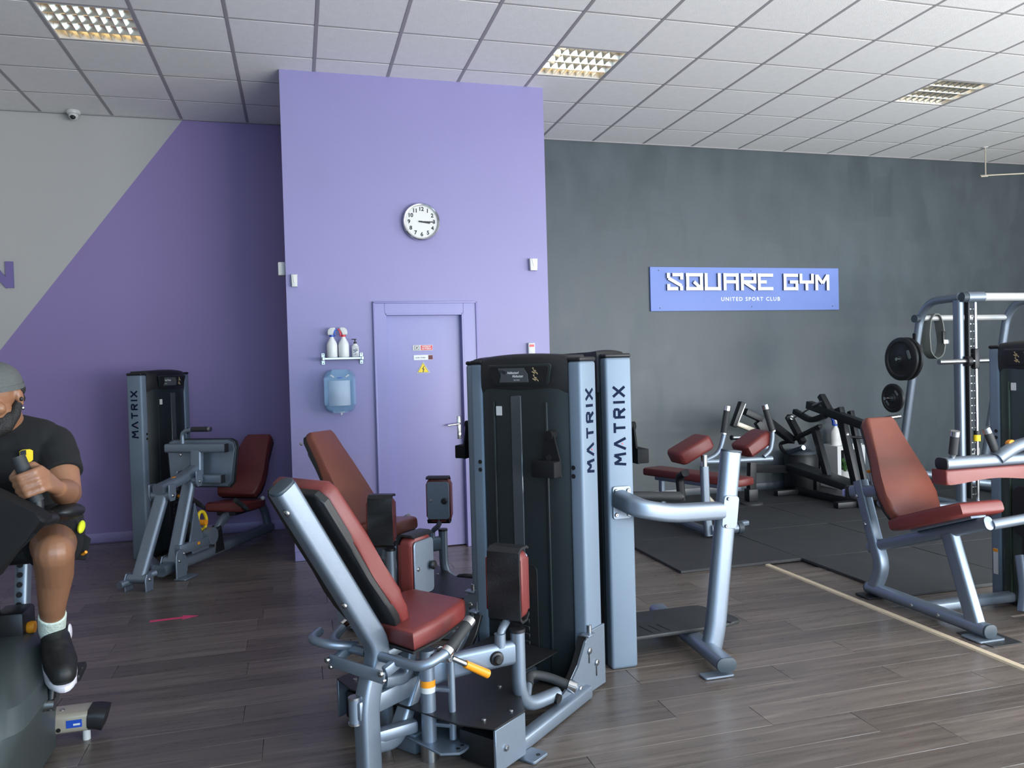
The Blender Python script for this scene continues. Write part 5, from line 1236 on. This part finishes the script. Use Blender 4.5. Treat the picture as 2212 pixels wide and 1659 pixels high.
for (yy, zz) in ((0.62, 1.515), (0.80, 1.10)):
    B().cyl((0.02, yy, zz - Z0), (-0.20, yy, zz - Z0), 0.018, n=14).obj('plate_peg', 'chrome', s_)
B().tube([(-0.62, 0.38, 0.06), (-0.30, 0.02, 0.06), (0.25, -0.12, 0.06)], 0, 0.35, sec=SEC(0.09, 0.06, 0.02), up=(0, 0, 1)).obj('base_curve', 'silver', s_)
B().tube([(-0.60, 0.42, 0.05), (0.0, 0.86, 0.05)], 0.035, n=12).obj('base_stay', 'silver', s_)
B().tube([(0.0, 0.55, 0.30), (0.5, 0.35, 0.20), (1.1, 0.3, 0.12)], 0.04, 0.2, 14).obj('curved_stay', 'silver', s_)

def weight_plate(label, x, y, z, r, th, grips):
    t = thing('weight_plate', label, 'weight plate', (x, y, z), 0, 'weight plates on the smith machine')
    A = frameM((0, 0, 0), (0, 1, 0), (0, 0, 1))          # axis along x
    if A.col[2].x > 0: A = frameM((0, 0, 0), (0, -1, 0), (0, 0, 1))
    B().lathe([(0.019, 0), (r * 0.94, 0), (r, th * 0.2), (r, th * 0.8), (r * 0.94, th), (r * 0.80, th), (r * 0.76, th * 0.80), (r * 0.34, th * 0.80), (r * 0.28, th * 1.05), (0.022, th * 1.05), (0.019, th * 0.5)], A, 44).obj('disc', 'plate', t)
    B().lathe([(0.0185, th * 0.2), (0.030, th * 1.06), (0.030, th * 1.12), (0.0185, th * 1.12)], A, 20).obj('bore_ring', 'cap', t)
    for a in grips:
        B().prism(rrect(r * 0.16, r * 0.44, r * 0.07), th * 0.2, A @ RZ(a) @ TR(r * 0.56, 0, th * 0.74), 0.001, 1).obj('grip_hole', 'steel', t)
    return t
weight_plate('large black weight plate, outer of the two on the upper peg', 7.80 - 0.115, 0.42 + 0.62, 1.515, 0.225, 0.042, (20,))
weight_plate('large black weight plate, inner of the two on the upper peg', 7.80 - 0.055, 0.42 + 0.62, 1.515, 0.225, 0.042, (200,))
weight_plate('small black weight plate on the lower peg of the smith machine', 7.80 - 0.075, 0.42 + 0.80, 1.10, 0.155, 0.036, (40, 220))
bt = thing('lifting_belt', 'grey lifting belt hanging from the rear bar of the smith machine', 'belt', (7.98, 0.92, 1.93))
B().tube([(-0.05, 0, 0.036), (0.01, 0, 0.040), (0.05, 0, -0.03), (0.085, 0, -0.24), (0.06, 0, -0.38), (-0.02, 0, -0.43), (-0.10, 0, -0.36), (-0.115, 0, -0.16), (-0.09, 0, -0.01), (-0.05, 0, 0.032)], 0, 0.05, sec=[(-0.005, -0.055), (0.005, -0.055), (0.005, 0.055), (-0.005, 0.055)], up=(0, 1, 0)).obj('strap', 'belt', bt)
B().box((0.085, -0.061, -0.25), (0.07, 0.012, 0.05), 0.006, 2).obj('buckle', 'chrome', bt)
B().box((0.060, -0.055, -0.20), (0.04, 0.02, 0.12), 0.006, 2).obj('strap_tail', 'blackvinyl', bt)

# ------------------------------------------------------------------ exercise bike (faces the camera side)
bk = thing('exercise_bike', 'dark grey upright exercise bike at the left edge', 'exercise bike', (0.50, -2.60, 0))
W = lambda x, y, z: (x - 0.50, y + 2.60, z)
b = B()
levels = [(0.03, 0.085, -3.05, -2.10), (0.12, 0.095, -3.02, -2.14), (0.25, 0.130, -2.98, -2.22), (0.40, 0.195, -2.95, -2.28), (0.47, 0.180, -2.90, -2.28), (0.53, 0.120, -2.78, -2.22), (0.56, 0.075, -2.60, -2.16), (0.57, 0.05, -2.50, -2.18)]
rings = []
for z, hw, ya, yb in levels:
    sec = rrect(hw * 2, yb - ya, min(hw, 0.12) * 0.8, 5)
    rings.append([b.bm.verts.new(V(*W(0.50 + x, (ya + yb) / 2 + y, z))) for x, y in sec])
n = len(rings[0])
for a in range(len(rings) - 1):
    for j in range(n): b.bm.faces.new((rings[a][j], rings[a][(j + 1) % n], rings[a + 1][(j + 1) % n], rings[a + 1][j]))
b.bm.faces.new(rings[0][::-1]); b.bm.faces.new(rings[-1])
sh = b.obj('housing', 'bikegrey', bk, 30)
sb = B().tube([W(0.27, -2.03, 0.085), W(0.685, -2.03, 0.085)], 0, 0, sec=SEC(0.125, 0.082, 0.018), up=(0, 0, 1)).obj('rear_stabiliser', 'beigemetal', bk)
for xa, xb in ((0.683, 0.745), (0.272, 0.21)):
    B().tube([W(xa, -2.03, 0.085), W((xa + xb) / 2, -2.03, 0.084), W(xb, -2.03, 0.075)], 0, 0, sec=SEC(0.130, 0.088, 0.03), up=(0, 0, 1)).obj('end_cap', 'black', sb)
    B().cyl(W(xa - (0.01 if xa > .5 else -0.01), -2.06, 0.0), W(xa - (0.01 if xa > .5 else -0.01), -2.06, 0.045), 0.016, n=12).obj('levelling_foot', 'white', sb)
st = B().box(W(0.635, -2.0933, 0.085), (0.060, 0.002, 0.032)).obj('rating_label', 'blueplastic', sb)
B().box(W(0.645, -2.0946, 0.082), (0.026, 0.001, 0.008)).obj('label_line', 'inkwhite', st)
B().cyl(W(0.575, -2.0925, 0.065), W(0.575, -2.0945, 0.065), 0.009, n=12).obj('side_hole', 'black', sb)
bolt(sb, W(0.575, -2.03, 0.1255), (0, 0, 1), 0.011, 0.004)
B().tube([W(0.50, -2.03, 0.07), W(0.50, -2.3, 0.08)], 0, 0, sec=SEC(0.08, 0.07), up=(0, 0, 1)).obj('rear_neck', 'beigemetal', bk)
fs = B().tube([W(0.25, -3.10, 0.06), W(0.75, -3.10, 0.06)], 0, 0, sec=SEC(0.11, 0.08, 0.02), up=(0, 0, 1)).obj('front_stabiliser', 'beigemetal', bk)
B().tube([W(0.50, -2.95, 0.07), W(0.50, -3.10, 0.06)], 0, 0, sec=SEC(0.08, 0.07), up=(0, 0, 1)).obj('front_neck', 'beigemetal', bk)
sp = B().tube([W(0.485, -2.20, 0.50), W(0.485, -2.13, 0.83)], 0, 0, sec=SEC(0.05, 0.065, 0.015), up=(0, 1, 0)).obj('seat_post', 'silver', bk)
for i in range(7): B().cyl(W(0.485, -2.234 + i * 0.009, 0.565 + i * 0.038), W(0.485, -2.229 + i * 0.009, 0.564 + i * 0.038), 0.011, n=12).obj('post_hole', 'black', sp)
B().box(W(0.50, -2.32, 0.600), (0.11, 0.15, 0.11), 0.015, 2).obj('post_clamp', 'black', bk)
B().lathe([(0, 0), (0.02, 0), (0.024, 0.01), (0.022, 0.026), (0, 0.028)], frameM(W(0.555, -2.35, 0.585), (0, 1, 0), (0, 0, 1)), 16).obj('clamp_knob', 'orange', bk)
B().prism([(-0.06, -0.16), (0.06, -0.16), (0.13, 0.06), (0.12, 0.12), (0.0, 0.13), (-0.12, 0.12), (-0.13, 0.06)], 0.07, TR(*W(0.50, -2.14, 0.815)), 0.025, 3).obj('saddle', 'blackvinyl', bk)
B().box(W(0.42, -2.36, 0.67), (0.09, 0.05, 0.14), 0.015, 2).obj('bottle_holder', 'black', bk)
B().box(W(0.42, -2.39, 0.72), (0.08, 0.012, 0.10), 0.004, 1).obj('info_panel', 'screenteal', bk)
for s in (-1, 1):
    y0, z0 = -2.62, 0.375
    y1, z1 = (-2.585, 0.475) if s > 0 else (-2.655, 0.275)
    cr = B().tube([W(0.50 + s * 0.20, y0, z0 - 0.02 * s), W(0.50 + s * 0.205, y1, z1)], 0, 0, sec=SEC(0.022, 0.040, 0.009), up=(0, 1, 0)).obj('crank_arm', 'blackmetal', bk)
    B().cyl(W(0.50 + s * 0.10, y0, z0), W(0.50 + s * 0.215, y0, z0), 0.022, n=16).obj('crank_axle', 'steel', cr)
    pd = B().box(W(0.50 + s * 0.255, y1, z1 - 0.005), (0.095, 0.10, 0.028), 0.008, 2, RX(10)).obj('pedal', 'black', bk)
    B().cyl(W(0.50 + s * 0.20, y1, z1), W(0.50 + s * 0.30, y1, z1), 0.009, n=10).obj('pedal_axle', 'steel', pd)
# mast, console, grips, elbow pads
B().tube([W(0.50, -2.80, 0.46), W(0.50, -3.00, 1.06)], 0, 0, sec=SEC(0.09, 0.11, 0.03), up=(0, 1, 0)).obj('mast', 'bikegrey', bk)
half = [(0.0, 1.225), (0.14, 1.215), (0.185, 1.185), (0.285, 1.122), (0.312, 1.102), (0.310, 1.088), (0.25, 1.050), (0.205, 0.985), (0.165, 0.925), (0.0, 0.90)]
outl = half + [(-x, z) for x, z in half[-2:0:-1]]
co = B().prism(outl, 0.09, frameM(W(0.50, -2.905, 0.0), (1, 0, 0), (0, 0, 1)), 0.022, 3).obj('console_body', 'blackmatt', bk)
B().box(W(0.50, -2.902, 1.12), (0.24, 0.006, 0.15), 0.004, 1).obj('screen', 'strip', co)
for s in (-1, 1):
    cx = 0.50
    g_ = B().tube([W(cx + s * 0.10, -2.95, 1.04), W(cx + s * 0.24, -2.90, 1.065), W(cx + s * 0.262, -2.862, 1.12), W(cx + s * 0.205, -2.865, 1.285)], 0.018, 0.05, 14).obj('handlebar', 'black', bk)
    B().cyl(W(cx + s * 0.254, -2.8625, 1.140), W(cx + s * 0.203, -2.865, 1.292), 0.022, n=16).obj('grip_sleeve', 'grip', g_)
    B().box(W(cx + s * 0.24, -2.93, 1.095), (0.03, 0.05, 0.004), 0.001, 1).obj('pulse_plate', 'steel', g_)
    B().tube([W(cx + s * 0.10, -2.93, 1.03), W(cx + s * 0.25, -2.72, 1.075)], 0, 0, sec=SEC(0.04, 0.03), up=(0, 0, 1)).obj('elbow_rest_arm', 'black', bk)
    for (ex, ey, ez, L_) in ((0.278, -2.62, 1.065, 0.10), (0.235, -2.77, 1.065, 0.085)):
        B().ball(W(cx + s * ex, ey, ez), (0.055, L_, 0.030), RX(-6), 18).obj('elbow_pad', 'blackvinyl', bk)

# ------------------------------------------------------------------ rider
pr = thing('person', 'cyclist in black t-shirt, black shorts and grey cap leaning on the bike', 'person', (0.50, -2.14, 0.885))
OFF = V(0.50, -2.14, 0.885)


def capsules(chains, balls=(), voxel=0.006, smooth=4, name='body', m='skin', parent=None, flat=()):
    b = B()
    def cone(p, q, r0, r1):
        b.tube([p, q], r0, n=18, r1=r1)
    for ch in chains:
        for (p, r) in ch: b.ball(p, r, seg=14)
        for (p, r), (q_, r2) in zip(ch[:-1], ch[1:]): cone(p, q_, r, r2)
    for p, r, *rot in balls: b.ball(p, r, rot[0] if rot else None, seg=18)
    for p, q_, r0, r1 in flat: cone(p, q_, r0, r1)
    bmesh.ops.translate(b.bm, verts=b.bm.verts, vec=-OFF)
    o = b.obj('tmp', m)
    md = o.modifiers.new('r', 'REMESH'); md.mode = 'VOXEL'; md.voxel_size = voxel; md.use_smooth_shade = True
    ms = o.modifiers.new('s', 'SMOOTH'); ms.factor = 0.5; ms.iterations = smooth
    dg = bpy.context.evaluated_depsgraph_get()
    me = bpy.data.meshes.new_from_object(o.evaluated_get(dg))
    bpy.data.objects.remove(o)
    me.name = name
    for pg in me.polygons: pg.use_smooth = True
    me.materials.clear(); me.materials.append(M[m])
    o = bpy.data.objects.new(name, me); COL.objects.link(o)
    if parent is not None: o.parent = parent
    return o


hipL, kneeL, ankL, heelL, toeL = V(0.60, -2.15, 0.94), V(0.742, -2.665, 0.930), V(0.668, -2.455, 0.600), V(0.668, -2.425, 0.545), V(0.752, -2.655, 0.500)
hipR, kneeR, ankR, heelR, toeR = V(0.40, -2.15, 0.94), V(0.33, -2.60, 0.735), V(0.30, -2.52, 0.345), V(0.30, -2.49, 0.315), V(0.25, -2.72, 0.300)
shL, elL, wrL = V(0.688, -2.425, 1.292), V(0.768, -2.565, 1.122), V(0.790, -2.760, 1.165)
shR, elR, wrR = V(0.372, -2.425, 1.292), V(0.245, -2.565, 1.122), V(0.215, -2.760, 1.165)
neck = V(0.545, -2.46, 1.375)
HD = TR(0.548, -2.565, 1.480) @ RZ(-8) @ RX(16)
H = lambda x, y, z: HD @ V(x, y, z)


def hand(s, cx):
    """fist closed round the bike grip; s = +1 for the rider's left"""
    g0, g1 = V(cx + s * 0.254, -2.8625, 1.140), V(cx + s * 0.203, -2.865, 1.292)
    ax = (g0 - g1).normalized()                       # down the grip
    f = V(0, -1, 0); f = (f - ax * f.dot(ax)).normalized()
    l = ax.cross(f) * (1 if ax.cross(f).x < 0 else -1) * (1 if s > 0 else -1)   # towards the bike's middle
    top = g1 + (g0 - g1) * 0.40
    ch = []
    for i in range(4):
        c = top + ax * (0.0215 * i)
        k = (1.0, 1.06, 1.0, 0.86)[i]
        r = (0.0112, 0.0118, 0.0112, 0.0098)[i]
        ch.append([(c - l * 0.046 + f * 0.004, r * 1.12), (c - l * 0.036 + f * 0.030 * k, r * 1.08), (c + l * 0.006 * k + f * 0.039, r), (c + l * 0.034 + f * 0.016, r * 0.95), (c + l * 0.026 - f * 0.014, r * 0.9)])
    c = top
    th = [(c - l * 0.048 - f * 0.020 + ax * 0.02, 0.017), (c - l * 0.022 - f * 0.026 - ax * 0.020, 0.0145), (c + l * 0.016 - f * 0.020 - ax * 0.024, 0.012), (c + l * 0.040 - f * 0.002 - ax * 0.006, 0.0105)]
    ch.append(th)
    wr = wrL if s > 0 else wrR
    for i in range(4):
        cc = top + ax * (0.0215 * i)
        ch.append([(wr, 0.024), (cc - l * 0.046 + f * 0.000, 0.0145)])
    return ch


chains = [
    [(hipL, 0.100), (hipL.lerp(kneeL, 0.5), 0.088), (kneeL, 0.066)], [(kneeL, 0.066), (kneeL.lerp(ankL, 0.30) + V(0, 0.018, 0), 0.062), (kneeL.lerp(ankL, 0.65), 0.047), (ankL, 0.036)],
    [(hipR, 0.100), (hipR.lerp(kneeR, 0.5), 0.088), (kneeR, 0.066)], [(kneeR, 0.066), (kneeR.lerp(ankR, 0.30) + V(0, 0.018, 0), 0.062), (kneeR.lerp(ankR, 0.65), 0.047), (ankR, 0.036)],
    [(ankL, 0.036), (heelL, 0.034), (toeL, 0.026)], [(ankR, 0.036), (heelR, 0.034), (toeR, 0.026)],
    [(shL, 0.062), (shL.lerp(elL, 0.55), 0.062), (elL, 0.046), (elL.lerp(wrL, 0.35), 0.047), (wrL, 0.029)],
    [(shR, 0.062), (shR.lerp(elR, 0.55), 0.062), (elR, 0.046), (elR.lerp(wrR, 0.35), 0.047), (wrR, 0.029)],
    [(V(0.50, -2.14, 0.97), 0.125), (V(0.515, -2.24, 1.10), 0.130), (V(0.53, -2.36, 1.24), 0.125), (neck, 0.062), (H(0, 0.02, -0.05), 0.058)],
    [(shL, 0.06), (V(0.535, -2.42, 1.33), 0.08), (shR, 0.06)]] + hand(1, 0.50) + hand(-1, 0.50)
HR = HD.to_3x3().to_4x4()
balls = [(H(0, 0.012, 0.030), (0.075, 0.094, 0.088), HR), (H(0, -0.030, -0.045), (0.062, 0.060, 0.062), HR), (H(0, -0.060, -0.088), (0.034, 0.030, 0.026), HR),
         (H(0, -0.095, -0.012), (0.014, 0.020, 0.026), HR), (H(0, -0.100, -0.026), (0.018, 0.017, 0.012), HR), (H(0, -0.080, -0.058), (0.026, 0.016, 0.012), HR),
         (H(0.036, -0.070, -0.018), (0.028, 0.022, 0.024), HR), (H(-0.036, -0.070, -0.018), (0.028, 0.022, 0.024), HR), (H(0, -0.078, 0.034), (0.050, 0.016, 0.014), HR),
         (H(0.031, -0.076, 0.012), (0.014, 0.012, 0.010), HR), (H(-0.031, -0.076, 0.012), (0.014, 0.012, 0.010), HR),
         (H(0.078, 0.008, 0.0), (0.010, 0.020, 0.032), HR), (H(-0.078, 0.008, 0.0), (0.010, 0.020, 0.032), HR), (H(0.080, 0.006, -0.024), (0.008, 0.010, 0.012), HR)]
body = capsules(chains, balls, 0.0052, 3, 'body', 'skin', pr)

# clothing and hair
def along(p, q_, t): return p.lerp(q_, t)
slL, slR = along(shL, elL, 0.62), along(shR, elR, 0.62)
capsules([[(V(0.50, -2.12, 0.98), 0.150), (V(0.51, -2.20, 1.08), 0.158), (V(0.525, -2.32, 1.20), 0.152), (V(0.54, -2.41, 1.29), 0.128)],
          [(V(0.640, -2.43, 1.305), 0.090), (V(0.54, -2.43, 1.325), 0.098), (V(0.425, -2.43, 1.305), 0.090)], [(V(0.615, -2.425, 1.245), 0.118), (V(0.47, -2.425, 1.245), 0.118)],
          [(shL, 0.076), (along(shL, elL, 0.3), 0.078)], [(shR, 0.076), (along(shR, elR, 0.3), 0.078)]],
         [(V(0.545, -2.455, 1.365), (0.078, 0.07, 0.05))], 0.006, 5, 't_shirt', 'shirt', pr, flat=[(shL, slL, 0.076, 0.074), (shR, slR, 0.076, 0.074)])
sq = V(0.634, -2.548, 1.262)
bd = B().prism([(-0.021, 0.022), (-0.012, 0.028), (0.012, 0.028), (0.021, 0.022), (0.020, -0.012), (0.0, -0.030), (-0.020, -0.012)], 0.004, frameM(sq - OFF, (1, 0.25, 0), (0.0, -0.18, 1)), 0.001, 1).obj('chest_badge', 'yellow', pr)
B().prism([(-0.019, 0.008), (0.0, 0.008), (0.0, 0.026), (-0.012, 0.026), (-0.019, 0.021)], 0.001, frameM(sq - OFF + V(0.001, -0.0045, 0), (1, 0.25, 0), (0.0, -0.18, 1))).obj('badge_quarter', 'ink', bd)
hemL, hemR = along(hipL, kneeL, 0.74), along(hipR, kneeR, 0.74)
so = capsules([[(V(0.50, -2.13, 0.95), 0.142), (V(0.50, -2.14, 1.00), 0.150)], [(hipL, 0.118), (along(hipL, kneeL, 0.35), 0.112)], [(hipR, 0.118), (along(hipR, kneeR, 0.35), 0.112)]], [], 0.007, 4, 'shorts', 'shirt', pr,
              flat=[(hipL, hemL, 0.114, 0.098), (hipR, hemR, 0.114, 0.098)])
B().ball(V(0.792, -2.50, 0.985) - OFF, (0.012, 0.035, 0.020), RX(20)).obj('yellow_flash', mat('neon_yellow', (0.75, 0.80, 0.02), 0.6), so)
B().tube([V(0.800, -2.48, 0.885) - OFF, V(0.765, -2.45, 0.862) - OFF], 0.006, n=8).obj('orange_piping', 'orange', so)
B().prism([(-0.03, -0.05), (0.03, -0.06), (0.045, 0.02), (0.0, 0.06), (-0.04, 0.04)], 0.02, frameM(V(0.765, -2.44, 0.905) - OFF, (1, 0, 0), (0, 0.3, 1)), 0.008, 2).obj('hem_fold', 'shirt', so)
# cap worn backwards
b = B()
dome = []
for i in range(9):
    t = i / 8.0 * math.pi / 2
    dome.append((0.091 * math.cos(t), 0.088 * math.sin(t)))
Mx = TR(*(-OFF)) @ HD @ TR(0, 0.012, 0.040) @ RX(-8) @ Matrix.Diagonal((0.93, 1.13, 1.0, 1))
b.lathe([(0.085, -0.006), (0.092, -0.006)] + dome + [(0.0, 0.0881)], Mx, 32)
cp = b.obj('cap', 'capcloth', pr, 60)
B().prism([(-0.05, -0.02), (0.05, -0.02), (0.045, 0.03), (0.02, 0.05), (-0.02, 0.05), (-0.045, 0.03)], 0.006, TR(*(-OFF)) @ HD @ TR(0, 0.10, 0.030) @ RX(-45), 0.002, 1).obj('cap_peak', 'capcloth', cp)
B().lathe([(0.088, -0.012), (0.0935, -0.012), (0.0935, 0.006), (0.088, 0.006)], Mx, 32).obj('cap_band', 'capcloth', cp)
capsules([[(H(0.070, 0.018, 0.028), 0.016), (H(0.072, 0.004, -0.020), 0.013), (H(0.064, -0.022, -0.058), 0.020), (H(0.040, -0.056, -0.088), 0.030), (H(0.0, -0.074, -0.100), 0.036), (H(-0.040, -0.056, -0.088), 0.030), (H(-0.064, -0.022, -0.058), 0.020), (H(-0.072, 0.004, -0.020), 0.013), (H(-0.070, 0.018, 0.028), 0.016)],
          [(H(0.038, -0.078, -0.062), 0.012), (H(0.018, -0.094, -0.046), 0.009), (H(-0.018, -0.094, -0.046), 0.009), (H(-0.038, -0.078, -0.062), 0.012)],
          [(H(0.050, -0.045, -0.062), 0.024), (H(0.0, -0.060, -0.090), 0.034), (H(-0.050, -0.045, -0.062), 0.024)]], [], 0.004, 3, 'beard', 'hair', pr)
capsules([[(H(0.058, 0.05, 0.015), 0.024), (H(0.0, 0.075, 0.005), 0.034), (H(-0.058, 0.05, 0.015), 0.024)], [(H(0.058, 0.05, -0.02), 0.018), (H(0.0, 0.078, -0.035), 0.026), (H(-0.058, 0.05, -0.02), 0.018)]], [], 0.005, 2, 'hair', 'hair', pr)
for s in (-1, 1):
    B().tube([H(s * 0.014, -0.094, 0.036) - OFF, H(s * 0.032, -0.092, 0.042) - OFF, H(s * 0.052, -0.076, 0.034) - OFF], 0.0052, 0.01, 8).obj('eyebrow', 'hair', pr)
    B().ball(H(s * 0.031, -0.0845, 0.010) - OFF, (0.012, 0.005, 0.003), HR).obj('eyelashes', 'hair', pr)
B().ball(H(0.088, -0.004, -0.006) - OFF, (0.006, 0.007, 0.008)).obj('earbud', 'black', pr)
B().ball(H(0.084, 0.002, -0.042) - OFF, 0.0065).obj('earring', 'chrome', pr)
# socks and shoes
for an, he, to, kn in ((ankL, heelL, toeL, kneeL), (ankR, heelR, toeR, kneeR)):
    tp = an.lerp(kn, 0.20)
    capsules([[(an, 0.046), (he, 0.040)]], [], 0.005, 3, 'sock', 'sock', pr, flat=[(tp, an, 0.048, 0.046)])
    d = (to - he).normalized(); sd = d.cross(V(0, 0, 1)).normalized(); up = sd.cross(d)
    shoe = capsules([[(he - d * 0.02, 0.046), (he + d * 0.07, 0.053), (he.lerp(to, 0.72), 0.056), (to + d * 0.015, 0.044)], [(he + up * 0.032, 0.048), (he.lerp(to, 0.45) + up * 0.018, 0.049)]], [], 0.005, 3, 'shoe', 'shoe', pr)
    prof = []
    Ls = (to - he).length
    for i in range(24):
        a = 2 * math.pi * i / 24
        x = Ls / 2 + (Ls / 2 + 0.066) * math.cos(a); wv = 0.053 + 0.010 * math.cos(a)
        prof.append((x, (wv) * math.sin(a)))
    sm = frameM(he - up * 0.050 - OFF, d, sd)
    if sm.col[2].xyz.dot(up) < 0: sm = frameM(he - up * 0.050 - OFF, d, -sd)
    B().prism(prof, 0.026, sm, 0.008, 2).obj('sole', 'sole', shoe)
    B().ball(he.lerp(to, 0.05) + up * 0.035 + V(0.050, 0.0, 0.0) - OFF, (0.007, 0.020, 0.032)).obj('heel_flash', 'sole', shoe)
